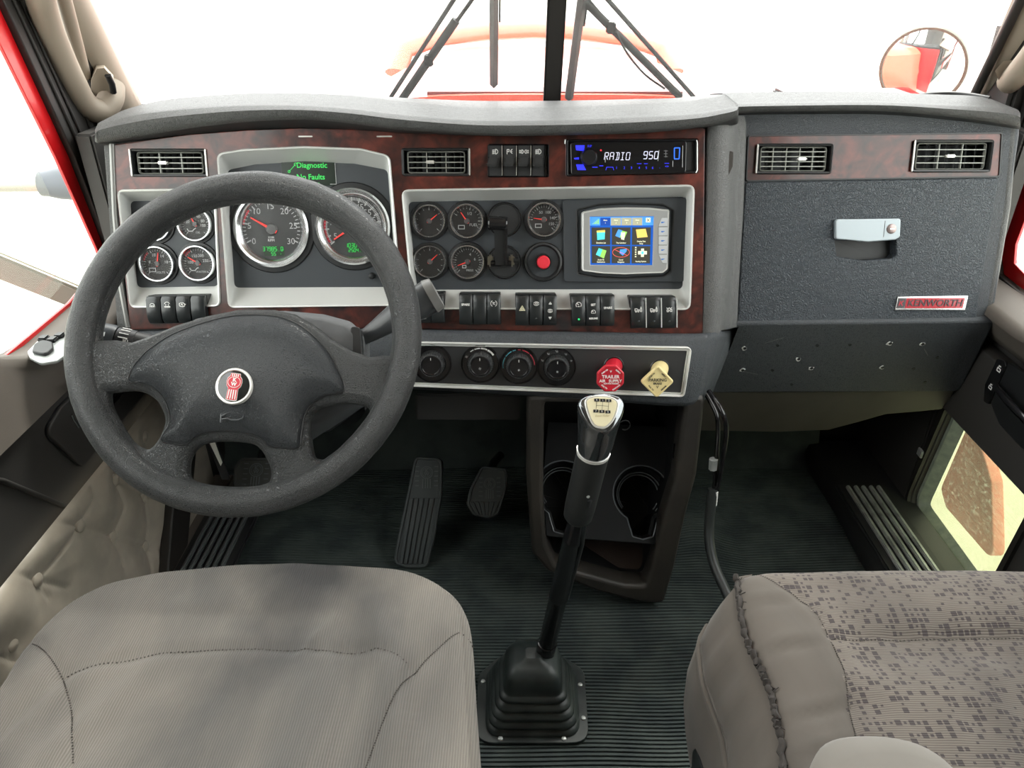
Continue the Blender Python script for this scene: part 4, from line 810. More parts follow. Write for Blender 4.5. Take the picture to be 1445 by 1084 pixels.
# information display
F_=D.sub(436,245,-.034); t=thing('driver_display','small green-lit display reading Diagnostic No Faults above the big dials','display',F_)
dq=[F_.uv(*p,off=.001) for p in ((397,227),(473,227),(474,262),(399,262))]
part('screen',plate([dq],-.001,.001,.0003),mat('lcd_black_green',(.012,.022,.014),.25),t); part('edge',strokes([[F_.uv(472.5,227,.0015),F_.uv(474.5,260,.0015),F_.uv(466,260,.0015)]],.0009,.0015),WHITED,t)
u=F_.uv(440,233.5,.0015); u2=F_.uv(438.5,250,.0015)
part('display_text',join([text('Diagnostic',.0125,u[0],u[1],.0015,bold=.0002),text('No Faults',.0125,u2[0],u2[1],.0015,bold=.0002),text('Found',.0125,u2[0]-.001,u2[1]-.014,.0015)]),GREEN,t,'green lettering',kind='stuff')
k1=F_.uv(408,242,.0015);k2=F_.uv(417,232,.0015)
part('wrench_symbol',strokes([[k1,k2],[(k1[0]+.002*math.cos(a*.8),k1[1]+.002*math.sin(a*.8)) for a in range(9)],[(k2[0]+.0025*math.cos(a*.8),k2[1]+.0025*math.sin(a*.8)) for a in range(7)]],.0009,.0015),GREEN,t,kind='stuff')
q=D.sub(525,389,-.034); solo('trip_reset_knob',lathe([(.006,.0),(.0055,.006),(.0045,.010),(.0001,.0108)],16),BLK,q,'tiny black trip reset knob under the speedometer','knob')
# ================================================================= hand lever, red button
F_=D.sub(712,310,O1); t=thing('hand_brake_lever','black hand lever hanging between two round mounts in the centre stack','lever',F_)
rr=.030
part('upper_mount',lathe([(rr*1.0,.0),(rr*.98,.006),(rr*.9,.007),(rr*.86,.004),(.0001,.0035)],40),BLK2,t); part('mount_ring',lathe([(rr*1.0,.004),(rr*1.0,.0075),(rr*.94,.0075),(rr*.93,.004)],40),GLS,t)
e=F_.uv(711.5,369.5); M2=TR(e[0],e[1],0)
part('lower_mount',lathe([(rr*1.0,.0),(rr*.98,.006),(rr*.9,.007),(rr*.86,.004),(.0001,.0035)],40),BLK2,t,M=M2); part('mount_ring',lathe([(rr*1.0,.004),(rr*1.0,.0075),(rr*.94,.0075),(rr*.93,.004)],40),GLS,t,M=M2)
h=lambda x,y,o: Vector(F_.p3(x,y,o))
a,b=h(689,315,.040),h(716,316,.040); part('hub',xf(lathe([(.0001,0),(.010,0),(.0115,.002),(.0115,(b-a).length-.002),(.010,(b-a).length),(.0001,(b-a).length)],24),Matrix.Translation(a)@(b-a).to_track_quat('Z','Y').to_matrix().to_4x4()),GLS,t)
part('hub_stem',tube([h(703,311,.004),h(703,314,.036)],.007,12),BLK,t)
p,q=h(706,322,.040),h(706,374,.028)
part('arm',loft([[c+Vector((sx*w_,0,sz)) for sx,sz in ((-1,-.003),(1,-.003),(1,.004),(-1,.004))] for c,w_ in ((p,.0105),(p*.5+q*.5,.010),(q,.0085))]),BLK,t)
part('arm_rib',loft([[c+Vector((.010,0,0))+Vector((sx*.0022,0,sz)) for sx,sz in ((-1,-.004),(1,-.004),(1,.008),(-1,.008))] for c in (p,q)]),GLS,t)
brk=mat('worn_bracket_metal',(.22,.20,.16),.35,metal=.8)
for x in (692,722): c=h(x,368,.016); part('bracket',box(.010,.020,.030,(c.x,c.y,c.z-.006),.003),brk,t,'worn metal bracket')
part('pin',xf(lathe([(.0001,-.018),(.0055,-.018),(.0055,.018),(.0001,.018)],16),Matrix.Translation(h(707,372,.022))@RY(R(90))),GLS,t)
c=h(728,367,.018); part('bolt',xf(lathe([(.0001,-.004),(.006,-.004),(.006,.004),(.0001,.006)],12),Matrix.Translation(c)@RY(R(90))),BLK,t)
F_=D.sub(766.5,369.5,O1); t=thing('push_button','red push button in a deep black cup below the fourth gauge','button',F_)
part('cup',lathe([(.034,.0),(.033,.005),(.030,.006),(.026,-.002),(.016,-.010),(.0001,-.010)],40),BLK2,t); part('cup_ring',lathe([(.0345,.0),(.0345,.004),(.0325,.0045),(.032,.002)],40),GLS,t)
part('sleeve',lathe([(.015,-.01),(.0145,.010),(.0125,.010),(.012,.004)],28),BLK,t); part('cap',lathe([(.0115,.0),(.0115,.015),(.0095,.0175),(.0001,.018)],28),REDB,t,'red cap')
# ================================================================= navigation unit
F_=D.sub(882,339,O1); t=thing('navigation_screen','silver-framed colour navigation screen with six menu tiles in the centre stack','screen',F_)
f=lambda pts,o: [F_.uv(x,y,o) for x,y in pts]
ho=fillet(f(((795,283),(968,280),(964,397),(797,397)),.004),.004); hi=fillet(f(((812,295),(845,287),(880,285),(935,287),(952,296),(948,385),(936,392),(880,395),(840,393),(814,388)),.004),.006)
part('housing',plate([ho,hi],-.002,.005,.0012),PANEL,t,'dark grey housing plate')
si=fillet(f(((820,299),(845,294),(880,292.5),(915,293),(943,296),(941,379),(934,385),(880,387),(850,386),(820,382)),.0),[.006,.05,.05,.05,.004,.006,.006,.05,.05,.006]); part('recess',loft([z(hi,.004),z(hi,.0055),z(inset(hi,.002),.005),z([(a*1.02,b*1.02) for a,b in [(si[i*len(si)//len(hi)]) for i in range(len(hi))]],-.006)],(False,False)),BLK2,t)
sc_px=((831.5,305),(923,304.5),(921,375),(832,374.5))
scr=f(sc_px,.008)
part('bezel',loft([z(si,-.006),z(si,.010),z(inset(si,.0012),.0125),z(inset(si,.003),.0120)],(False,False)),SILV,t,'silver bezel')
part('bezel_face',plate([inset(si,.002),scr],.004,.0120,.001),mat('silver_face',(.42,.43,.43),.35,metal=.4),t,'silver bezel face')
part('screen',plate([[(a*1.01,b*1.01) for a,b in scr]],.004,.008),mat('screen_blue',(.01,.05,.2),.3,emit=(.005,.12,.62,.8)),t,'blue lit screen')
H=.0084
TILE=mat('screen_tile_grey',(.03,.03,.025),.4,emit=(.055,.05,.035,.6)); SCW=mat('screen_cream',(.5,.5,.4),.4,emit=(.9,.9,.62,.8))
tab=mat('screen_tab_grey',(.3,.3,.2),.4,emit=(.42,.42,.30,.7)); SY=mat('screen_yellow',(.5,.4,.1),.4,emit=(.95,.65,.15,.8)); SC=mat('screen_cyan',(.1,.5,.5),.4,emit=(.05,.70,.72,.8)); SG=mat('screen_green',(.2,.5,.1),.4,emit=(.35,.72,.12,.8)); SR=mat('screen_red',(.6,.1,.1),.4,emit=(.9,.12,.08,.8)); SB=mat('screen_light_blue',(.1,.3,.8),.4,emit=(.02,.25,.75,.8))
def scq(u,v,o=H):  # fraction across / down the screen -> local
    a,b,c_,d_=scr; return (a[0]*(1-u)*(1-v)+b[0]*u*(1-v)+c_[0]*u*v+d_[0]*(1-u)*v, a[1]*(1-u)*(1-v)+b[1]*u*(1-v)+c_[1]*u*v+d_[1]*(1-u)*v)
def sq(u0,v0,u1,v1): return [scq(u0,v0),scq(u1,v0),scq(u1,v1),scq(u0,v1)]
scrn=[o for o in t.children if o.name.startswith('screen')][0]
def sp(name,me,m,label=None,kind=None): part(name,me,m,scrn,label,kind)
sp('title_bar',plate([sq(.0,.0,1,.19)],.008,.0082),SB,'light blue title bar')
for k in range(4):
    u0=.17+.165*k; sp('menu_tab',plate([sq(u0,.035,u0+.155,.19)],.008,.0083),tab if k else mat('screen_tab_blue',(.01,.05,.2),.4,emit=(.005,.06,.42,.8)),'blue selected tab' if k==0 else None)
    p=scq(u0+.078,.085); q=scq(u0+.078,.14); sp('tab_text',join([text('Menu',.0030,p[0],p[1],H,bold=.0001),text(str(k+1),.0030,q[0],q[1],H,bold=.0001)]),SCW,kind='stuff')
tiles=[]
for j in range(2):
    for i in range(3):
        u0=.035+.315*i; v0=.23+.375*j; sp('menu_tile',plate([sq(u0,v0,u0+.29,v0+.35)],.008,.0083),TILE)
tx=[('Directions List',''),('Trip Calculator',''),('Overlay Data','Setup'),('Route Via','Destinations'),('Cancel','Navigation'),('Routing Options','')]
ms=[]
for k,(a,b) in enumerate(tx):
    u0=.18+.315*(k%3); v0=.23+.375*(k//3)
    p=scq(u0,v0+(.31 if not b else .28)); ms.append(text(a,.0034,p[0],p[1],H+.0001,bold=.0001,sx=.82))
    if b: p=scq(u0,v0+.325); ms.append(text(b,.0034,p[0],p[1],H+.0001,bold=.0001,sx=.82))
sp('tile_text',join(ms),SCW,'cream menu captions',kind='stuff')
sp('signal_bars',join([plate([sq(.045+.022*k,.15-.022*k,.060+.022*k,.16)],.008,H) for k in range(5)]),SG,kind='stuff')
sp('close_box',plate([sq(.875,.04,.945,.13)],.008,H),SCW); sp('close_cross',strokes([[scq(.89,.055),scq(.93,.115)],[scq(.93,.055),scq(.89,.115)]],.0008,H+.0003),BLK)
def ctr(i,j,pts): u0=.035+.315*i; v0=.23+.375*j; return [scq(u0+.29*a,v0+.35*b) for a,b in pts]
h2=H+.0003
sp('clipboard_icon',plate([ctr(0,0,((.28,.25),(.72,.22),(.70,.68),(.30,.72)))],.0082,h2),SC,'cyan clipboard'); sp('clip_icon',plate([ctr(0,0,((.27,.18),(.72,.14),(.72,.27),(.27,.29)))],.0082,h2+.0002),SY)
sp('map_icon',plate([ctr(1,0,((.35,.10),(.62,.2),(.45,.6),(.18,.48)))],.0082,h2),SB); sp('map_icon',plate([ctr(1,0,((.55,.18),(.82,.26),(.66,.66),(.42,.55)))],.0082,h2+.0001),SG); sp('note_icon',plate([ctr(1,0,((.48,.28),(.72,.28),(.66,.72),(.5,.68)))],.0082,h2+.0002),SCW)
sp('folder_icon',plate([ctr(2,0,((.2,.12),(.72,.08),(.84,.55),(.28,.6)))],.0082,h2),SY,'yellow folder')
sp('map_icon',plate([ctr(0,1,((.38,.12),(.8,.26),(.66,.72),(.22,.5)))],.0082,h2),SG); sp('map_icon',plate([ctr(0,1,((.38,.12),(.58,.19),(.44,.61),(.22,.5)))],.0082,h2+.0002),SC)
ell=[(.5+.46*math.cos(a*.3),.36+.28*math.sin(a*.3)) for a in range(22)]; sp('ban_ring',strokes([ctr(1,1,ell),ctr(1,1,((.15,.2),(.85,.55)))],.0008,h2+.0004),SR,'red crossed ring'); sp('truck_icon',plate([ctr(1,1,((.45,.2),(.82,.15),(.8,.3),(.6,.55),(.42,.4)))],.0082,h2),SB)
sp('plus_icon',plate([ctr(2,1,((.5,.14),(.66,.14),(.66,.28),(.82,.28),(.82,.48),(.66,.48),(.66,.62),(.5,.62),(.5,.48),(.34,.48),(.34,.28),(.5,.28)))],.0082,h2),SCW); sp('dotted_icon',join([plate([ctr(2,1,((.17,.05+.13*k),(.25,.05+.13*k),(.25,.12+.13*k),(.17,.12+.13*k)))],.0082,h2) for k in range(5)]),SCW,kind='stuff')
sp('plus_centre',plate([ctr(2,1,((.52,.30),(.64,.30),(.64,.46),(.52,.46)))],.0082,h2+.0002),SC)
btm=mat('pale_button',(.55,.57,.58),.4)
for k in range(5):
    y0=308+13*k; q=fillet(f((((930 if k not in (0,) else 934),y0),(942,y0),(941.5,y0+11),((930 if k<4 else 935),y0+11)),.013),.001); o=part('side_button',plate([q],.0115,.0140,.0005),btm,t)
    a=f(((935.5,y0+5.5),),.0142)[0]; part('button_print',strokes([[(a[0]-.0028,a[1]),(a[0]+.0026,a[1])],[(a[0]-.0028,a[1]-.0012),(a[0]+.0005,a[1]-.0012)]],.001,.0142),mat('blue_print',(.03,.18,.6),.5),o,kind='stuff')
# ================================================================= rocker switches
def rocker(fr,w_,h_,label,grp,icons,led=None,blank=False):
    t=thing('rocker_switch',label,'switch',fr,grp); n=8; loops=[]
    for k in range(n+1):
        v=-h_/2+h_*k/n; s=k/n; bul=.0085+.004*math.sin(math.pi*s)+(.0015 if s>.75 else 0)-(.004 if k in (0,n) else 0)
        loops.append([(-w_/2,v,-.012),(-w_/2,v,bul-.0012),(-w_/2+.0012,v,bul),(w_/2-.0012,v,bul),(w_/2,v,bul-.0012),(w_/2,v,-.012)])
    part('rocker',loft(loops,ang=45),GLSR,t)
    for (ic,u,v,s,m) in icons:
        hh=.0126+.0003; me=text(ic[1:],s*2,0,0,0,bold=.0002) if ic[0]=='!' else icon(ic,s,0,0,0)
        me.transform(TR(u*w_,v*h_,.0095+.004*math.sin(math.pi*(v+.5))+.0006+(.0012 if v>.22 else 0))); part('symbol',me,m,t,'printed white marking',kind='stuff')
    if led: part('indicator',xf(lathe([(.0001,.0148),(.0016,.0142),(.0018,.012)],12),TR(0,-h_*.27,-.0012)),led,t,'green lamp' if led==GREENL else None)
    return t
GLSR=mat('rocker_black',(.017,.020,.021),.28); LEDOFF=mat('dark_indicator',(.035,.04,.045),.3)
def bank(q,n,labels,grp,specs,off=.004,div=None):
    c=[sum(p[k] for p in q)/4 for k in (0,1)]; B_=D.sub(*c,off); cs=[B_.uv(*p) for p in q]
    fo=fillet([(a*1.0,b*1.0) for a,b in cs],.002)
    part('switch_housing',loft([z([(a+B_dx(c,off)[0],b+B_dx(c,off)[1]) for a,b in fo],off-.035),z([(a+B_dx(c,off)[0],b+B_dx(c,off)[1]) for a,b in fo],off+.001)]),BLK,dash,'black switch housing')
    lc_=lambda u,v: (cs[3][0]*(1-u)*(1-v)+cs[2][0]*u*(1-v)+cs[1][0]*u*v+cs[0][0]*(1-u)*v, cs[3][1]*(1-u)*(1-v)+cs[2][1]*u*(1-v)+cs[1][1]*u*v+cs[0][1]*(1-u)*v)
    W=(cs[1][0]-cs[0][0]+cs[2][0]-cs[3][0])/2; Hh=(cs[0][1]-cs[3][1])
    for k in range(n):
        p=lc_((k+.5)/n,.5); fr=B_.move(p[0],p[1],0.002); dx=(cs[0][0]-cs[3][0])
        ang=math.atan2(-(cs[0][0]-cs[3][0]),Hh); fr=Fr(fr.o,fr.X*math.cos(ang)+fr.Y*math.sin(ang),fr.Y*math.cos(ang)-fr.X*math.sin(ang)) if abs(ang)>.03 else fr
        t=rocker(fr,W/n*.93,Hh*.94,labels[k],grp,*specs[k])
        if div: part('divider',box(.0014,Hh*.92,.004,(W/n*.48,0,.0125),.0004),SILV,t,'bright divider')
def B_dx(c,off): return D.uv(*c,off)
Wm=WHITE
bank(bank_px[0],4,['rocker switch with a dome lamp symbol, leftmost under the driver end gauges','rocker switch with a lamp over a bar, second under the driver end gauges','rocker switch with an engine outline, third under the driver end gauges','blank rocker switch at the right of the driver end row'],'rocker switches under the driver end gauges',
 [([('dome',0,.2,.0048,Wm)],),([('dome2',0,.2,.0050,Wm)],),([('engine',0,.2,.0050,Wm)],),([],)])
bank(bank_px[1],3,['rocker switch hidden behind the wheel rim and stalk grip','rocker switch half under the tip of the right stalk','rocker switch just right of the right stalk tip'],'rocker switches beside the right stalk',[([],),([('dome',0,-.3,.004,Wm)],),([],)])
bank(bank_px[2],3,['rocker switch marked SPARE at the left of the bank under the round gauges','blank rocker switch between the SPARE and TC switches','rocker switch marked with TC in brackets'],'rocker switches below the left round gauges',[([('!SPARE',0,.18,.0026,Wm)],),([],),([('tc',0,.22,.0048,Wm)],)])
bank(bank_px[3],3,['hazard rocker switch with a yellow-white triangle','rocker switch with a single mirror symbol beside the hazard switch','rocker switch with up and down arrows around a mirror symbol'],'rocker switches below the red button',[([('tri',0,.08,.0052,mat('hazard_cream',(.75,.72,.5),.5))],),([('eye',0,.24,.0050,Wm)],LEDOFF),([('up',0,.25,.0045,Wm),('eye',0,0,.0045,Wm),('down',0,-.24,.0045,Wm)],)])
bank(bank_px[4],3,['rocker switch with cruise symbol and a lit green lamp','rocker switch marked SET above a dial and RESUME below','rocker switch marked SPARE below the navigation screen'],'rocker switches below the navigation screen',[([('cruise',0,.22,.0055,Wm)],GREENL),([('!SET',0,.22,.0026,Wm),('cruise',0,-.02,.0042,Wm),('!RESUME',0,-.24,.0021,Wm)],),([('!SPARE',0,.12,.0026,Wm)],)])
bank(bank_px[5],3,['rocker switch with truck and up arrow symbol, bright divider, left of the end bank','rocker switch with truck and bar symbol, middle of the end bank','rocker switch with axle symbol, nearest the corner column'],'rocker switches with bright dividers at the stack corner',[([('truck',0,.12,.0058,Wm)],LEDOFF),([('truck',0,.12,.0058,Wm)],LEDOFF),([('axle',0,.12,.0055,Wm)],LEDOFF)],div=True)
# ================================================================= climate knobs and air valves
def cknob(px,py,label,arcs,syms,end):
    F_=D.sub(px,py,.0295); t=thing('climate_knob',label,'knob',F_,'round climate knobs')
    part('skirt',lathe([(.034,.0),(.0335,.0022),(.032,.0025),(.031,.0008),(.024,.0008)],48),GLS,t)
    kn_=[]; n=36
    prof=[(.0225,.0008),(.0225,.004),(.0205,.018),(.0175,.022)]
    vs=[];fs=[]
    for (r_,h) in prof:
        for i in range(n*2):
            a=i*math.pi/n; q=r_*(1 if i%2 else .955); vs.append((q*math.cos(a),q*math.sin(a),h))
    m_=n*2
    for k in range(len(prof)-1):
        for i in range(m_): j=(i+1)%m_; fs.append((k*m_+i,k*m_+j,(k+1)*m_+j,(k+1)*m_+i))
    part('knob',py_(vs,fs),mat('knob_rubber',(.028,.029,.030),.4),t)
    part('knob_cap',lathe([(.0180,.021),(.0172,.0235),(.0155,.0240),(.0145,.0225),(.0001,.0225)],32),GLS,t)
    for (m,a0,a1,w_) in arcs: part('scale_arc',strokes([[(.0275*math.cos(R(a0+(a1-a0)*k/6)),.0275*math.sin(R(a0+(a1-a0)*k/6))) for k in range(7)]],w_,.0016),m,t,'coloured scale mark')
    for (ic,a,s) in syms: part('scale_symbol',icon(ic,s,.0275*math.cos(R(a)),.0275*math.sin(R(a)),.0016),WHITED,t,kind='stuff')
    if end: part('cap_symbol',icon(end,.0028,0,-.004,.0229),WHITED,t,kind='stuff')
    part('pointer',strokes([[(0,.010),(0,.014)]],.001,.0243),WHITE,t)
py_=lambda v,f: py(v,f,20)
BL=mat('blue_print_scale',(.08,.35,.45),.5); RP=mat('red_print_scale',(.5,.03,.06),.5)
cknob(610,513,'climate knob half hidden by the wheel rim',[],[],None)
cknob(678,513.5,'fan speed knob with growing white bars',[(WHITE,128,116,.0016),(WHITE,110,92,.0020),(WHITE,86,66,.0026),(WHITE,60,36,.0032)],[('fan',152,.003)],'fan')
cknob(732,515.5,'temperature knob with blue to red scale',[(BL,190,150,.0012),(BL,144,118,.0016),(BL,112,102,.0016),(RP,92,84,.0014),(RP,76,50,.0016),(RP,44,2,.0014)],[],'snow')
cknob(785.5,518,'air direction knob with seat and foot symbols, nearest the red valve',[],[('seat',155,.0028),('seat',122,.0028),('seat',90,.0028),('seat',55,.0028),('fan',24,.0022)],'snow')
def valve(px,py_,tx,ty,label,m,shape,lines,tm,nm):
    F_=D.sub(px,py_,.0295); t=thing(nm,label,'valve knob',F_); hh=.058; c=F_.uv(tx,ty,hh)
    d=Vector((c[0],c[1],hh-.004)); Mx=d.to_track_quat('Z','Y').to_matrix().to_4x4()
    part('stem',xf(lathe([(.015,-.004),(.0145,.02),(.0125,d.length*.6),(.013,d.length)],28),Mx),m,t)
    part('socket',lathe([(.018,.0),(.0165,.0015),(.015,.001)],28),BLK,t)
    s=fillet([(c[0]+a,c[1]+b) for a,b in shape],.0035,3)
    kp=part('plate',plate([s],hh-.004,hh+.004,.0018),m,t)
    part('rim_line',loft([z(s,hh+.0038),z(s,hh+.0056),z(inset(s,.0016),.0056+hh),z(inset(s,.0016),hh+.0038)],(False,False)),m,kp)
    part('lettering',join([text(tt,sz,c[0]+x,c[1]+y,hh+.0061,bold=.0002,rot=ro) for tt,sz,x,y,ro in lines]),tm,kp,'printed lettering',kind='stuff')
octg=[(.0225*math.cos(R(22.5+45*k)),.0225*math.sin(R(22.5+45*k))) for k in range(8)]
valve(866,517,861,533.5,'red octagonal trailer air supply knob',REDP,octg,[('TRAILER',.0078,0,.003,0),('AIR   SUPPLY',.0066,0,-.004,0),('NOT FOR PARKING',.0028,.001,-.0085,0),('PUSH TO',.003,-.010,.012,R(35)),('SUPPLY',.003,.012,.012,R(-40)),('PULL TO',.003,-.010,-.014,R(-35)),('EVACUATE',.003,.010,-.015,R(35)),('V',.005,0,.012,0)],WHITE,'trailer_air_valve')
dm=[(0,-.026),(.026,0),(0,.026),(-.026,0)]
BLKP=mat('black_print',(.02,.02,.015),.6)
valve(931,521,927,538,'cream yellow diamond parking brake knob',YELP,dm,[('PARKING',.0072,0,.003,0),('BRAKE',.0048,0,-.003,0),('PUSH TO',.0028,-.0095,.011,R(45)),('APPLY',.0034,.0095,.011,R(-45)),('PULL TO',.003,-.0105,-.0105,R(-45)),('RELEASE',.003,.0105,-.0105,R(45)),('V',.006,0,-.009,0)],BLKP,'parking_brake_valve')
# flat things on top of the dashboard
solo('flat_black_tray',join([box(.24,.10,.036,(0,0,-.012),.004),box(.29,.07,.028,(-.02,.01,-.014),.002)]),BLK,Fr(wpt(1190,134,1.50),(1,0,0),(0,1,0)),'flat black tray on the passenger side of the dash top','tray')
solo('black_cable_loop',tube(spline([wpt(1285,139,1.5)-wpt(1340,139,1.5),wpt(1320,134,1.48)-wpt(1340,139,1.5),wpt(1355,134,1.46)-wpt(1340,139,1.5),wpt(1396,140,1.42)-wpt(1340,139,1.5)],6),.006,8),BLK,Fr(wpt(1340,139,1.5),(1,0,0),(0,1,0)),'black cable lying on the dash top below the round mirror','cable')
# ================================================================= STEERING WHEEL
EL=R(40.04); WC=Vector((-.3463,.8662,.7250))
WH=Fr(WC,(1,0,0),(0,math.sin(EL),math.cos(EL)))
GRIP=mat('worn_wheel_leather',(.018,.020,.021),.36,bump=('leather',300,.8,.0020),var=(20,.10,(.034,.036,.037)),crease=(.045,.047,.047))
PADL=mat('wheel_pad_leather',(.020,.024,.028),.36,bump=('leather',330,1,.0025),crease=(.040,.045,.050))
wt=thing('steering_wheel','large dark grey four-spoke truck steering wheel with worn rim','steering wheel',WH)
def rim():
    vs=[];fs=[];N,Mn=192,24
    for i in range(N):
        a=2*math.pi*i/N
        for j in range(Mn):
            b=2*math.pi*j/Mn; r=.0185+.0006*noise.noise((math.cos(a)*14,math.sin(a)*14,b))
            if math.sin(b)<0: r+=.0012*abs(math.sin(a*60))*0
            vs.append(((.211+r*math.cos(b))*math.cos(a),(.211+r*math.cos(b))*math.sin(a),r*math.sin(b)))
    for i in range(N):
        for j in range(Mn): fs.append((i*Mn+j,((i+1)%N)*Mn+j,((i+1)%N)*Mn+(j+1)%Mn,i*Mn+(j+1)%Mn))
    return py(vs,fs,80)
part('rim',rim(),GRIP,wt,'thick worn leather rim')
SO=-.008
def wpx(pts,o=SO): return [WH.uv(x,y,o) for x,y in pts]
topo=wpx([(163,489),(188,493),(217,483),(253,468),(296,455),(339,446),(386,446),(414,452),(440,467),(468,488),(494,504),(522,513),(542,511)])
ends=[math.atan2(topo[-1][1],topo[-1][0]),math.atan2(topo[0][1],topo[0][0])]
Rq=.198
a0,a1=ends[0],ends[1]
if a0<-1: a0+=2*math.pi
if a1<a0: a1+=2*math.pi
arc_=[(Rq*math.cos(a0+(a1-a0)*k/30),Rq*math.sin(a0+(a1-a0)*k/30)) for k in range(31)]
lh=wpx([(150,551),(165,546),(199,544),(224,555),(238,573),(244,595),(236,620),(222,638),(206,643),(184,631),(163,600),(150,573)])
bh=wpx([(260,656),(268,634),(285,620),(310,615),(346,616),(368,622),(382,638),(392,663),(388,685),(368,694),(332,696),(289,692),(264,681)])
rh=wpx([(431,609),(434,584),(450,569),(483,562),(512,564),(528,572),(530,588),(512,614),(490,638),(466,655),(450,657),(437,648)])
def dense(l):  # smooth closed outline
    n=len(l); out=[]
    for i in range(n):
        a,b,c,d=[Vector(l[(i+k)%n]) for k in (-1,0,1,2)]
        for k in range(4):
            t=k/4; p=.5*((2*b)+(c-a)*t+(2*a-5*b+4*c-d)*t*t+(3*b-a-3*c+d)*t**3); out.append((p.x,p.y))
    return out
gr=lambda l: inset(l,-.0045)
part('spokes',xf(plate([circ(.207,96),gr(topo+arc_),gr(dense(lh)),gr(dense(bh)),gr(dense(rh))],-.013,.013,.0125,60),TR(0,0,SO)),GRIP,wt,'four leather-covered spokes')
pad=dense(wpx([(189,541),(193,524),(205,508),(219,495),(250,475),(296,458),(339,449),(386,449),(416,457),(440,472),(462,494),(478,520),(489,554),(462,561),(443,573),(433,590),(429,612),(425,633),(404,634),(384,631),(373,620),(346,612),(310,611),(285,616),(270,628),(252,628),(234,622),(246,597),(241,571),(226,552),(205,543)]))
pc=WH.uv(335,545,SO)
def pad_h(x,y,outl,H=.020,k=.020):
    d=min(math.hypot(x-a,y-b) for a,b in outl); return H*(1-math.exp(-d/k))
def dome(outl,c,prof,rings_h,N=None,disp=None):
    vs=[];fs=[];n=len(outl)
    for s,h in prof:
        for p in outl:
            x=c[0]+(p[0]-c[0])*s; y=c[1]+(p[1]-c[1])*s; vs.append((x,y,h+(disp(x,y,s) if disp else 0)))
    vs.append((c[0],c[1],prof[-1][1])); 
    for k in range(len(prof)-1):
        for i in range(n): j=(i+1)%n; fs.append((k*n+i,k*n+j,(k+1)*n+j,(k+1)*n+i))
    L0=(len(prof)-1)*n
    for i in range(n): fs.append((L0+i,L0+(i+1)%n,len(vs)-1))
    return py(vs,fs,70)
part('horn_pad',dome(pad,pc,[(1.0,-.004),(1.0,.0045)]+[(1-k/26,.0055) for k in range(1,26)],0,disp=lambda x,y,s: pad_h(x,y,pad) if s<1 else 0),PADL,wt,'grained horn pad')
part('pad_seam',tube([(a,b,.0048) for a,b in pad]+[(pad[0][0],pad[0][1],.0048)],.0011,6,caps=False),BLK,wt)
EMB=WH.sub(333,546.5,.0195); e=WH.uv(333,546.5,.0195); ML=TR(e[0],e[1],.0195)
part_z=pad_h(*e,pad)+.0055; ML=TR(e[0],e[1],part_z+.002)
em=part('emblem',lathe([(.0001,.001),(.019,.0008),(.0205,.0002),(.0205,-.004)],40),mat('emblem_black',(.012,.014,.014),.15,coat=.5),wt,'round black emblem with red shield',M=ML)
part('emblem_ring',lathe([(.0196,.0008),(.0206,.0020),(.0222,.0020),(.0232,.0005),(.0234,-.003)],48),BRITE,em)
rx=RZ(R(-7))
sh=[(-.0085,.0150),(-.0095,.0095)]
bd=[(-.0055,.0155),(.0055,.0155),(.0062,.012),(.0084,.0095),(.0092,.005),(.0084,.0),(.006,-.003),(.0064,-.0165),(.004,-.0175),(-.004,-.0175),(-.0064,-.0165),(-.006,-.003),(-.0084,.0),(-.0092,.005),(-.0084,.0095),(-.0062,.012)]
part('shield_edge',xf(plate([[(a*1.08,b*1.05) for a,b in bd]],.0008,.0014),rx),WHITE,em,'white edge of the shield'); part('shield',xf(plate([bd],.001,.0019),rx),REDP,em,'red shield')
part('shield_stripes',xf(join([strokes([[(x,-.005),(x*1.1,-.0160)]],.0013,.0021) for x in (-.0042,-.0014,.0014,.0042)]+[strokes([[(x,.0125),(x,.0148)]],.0012,.0021) for x in (-.0036,-.0012,.0012,.0036)]+[strokes([[(.0078*math.cos(R(a)),.005+.0068*math.sin(R(a))) for a in range(0,361,20)]],.0006,.0021)]),rx),WHITE,em,kind='stuff')
part('letters',xf(join([text('K',.0068,0,.0078,.0022,bold=.0003),text('W',.0062,0,.0022,.0022,bold=.0003)]),rx),WHITE,em,'white letters K over W',kind='stuff')
hs=WH.uv(331,587,.0185); HSM=mat('horn_emboss',(.07,.075,.08),.3)
part('horn_symbol',tube([(-.017,.008,0),(-.017,-.008,0)],.0010,6),HSM,wt,M=TR(hs[0],hs[1],pad_h(*hs,pad)+.0057))
part('horn_symbol',tube([(-.016,0,0),(-.010,.0035,0),(.012,.0035,0),(.010,-.003,0),(.004,-.005,0),(-.004,-.005,0),(-.009,-.003,0),(-.016,-.004,0)],.0010,6),HSM,wt,M=TR(hs[0],hs[1],pad_h(*hs,pad)+.0057))
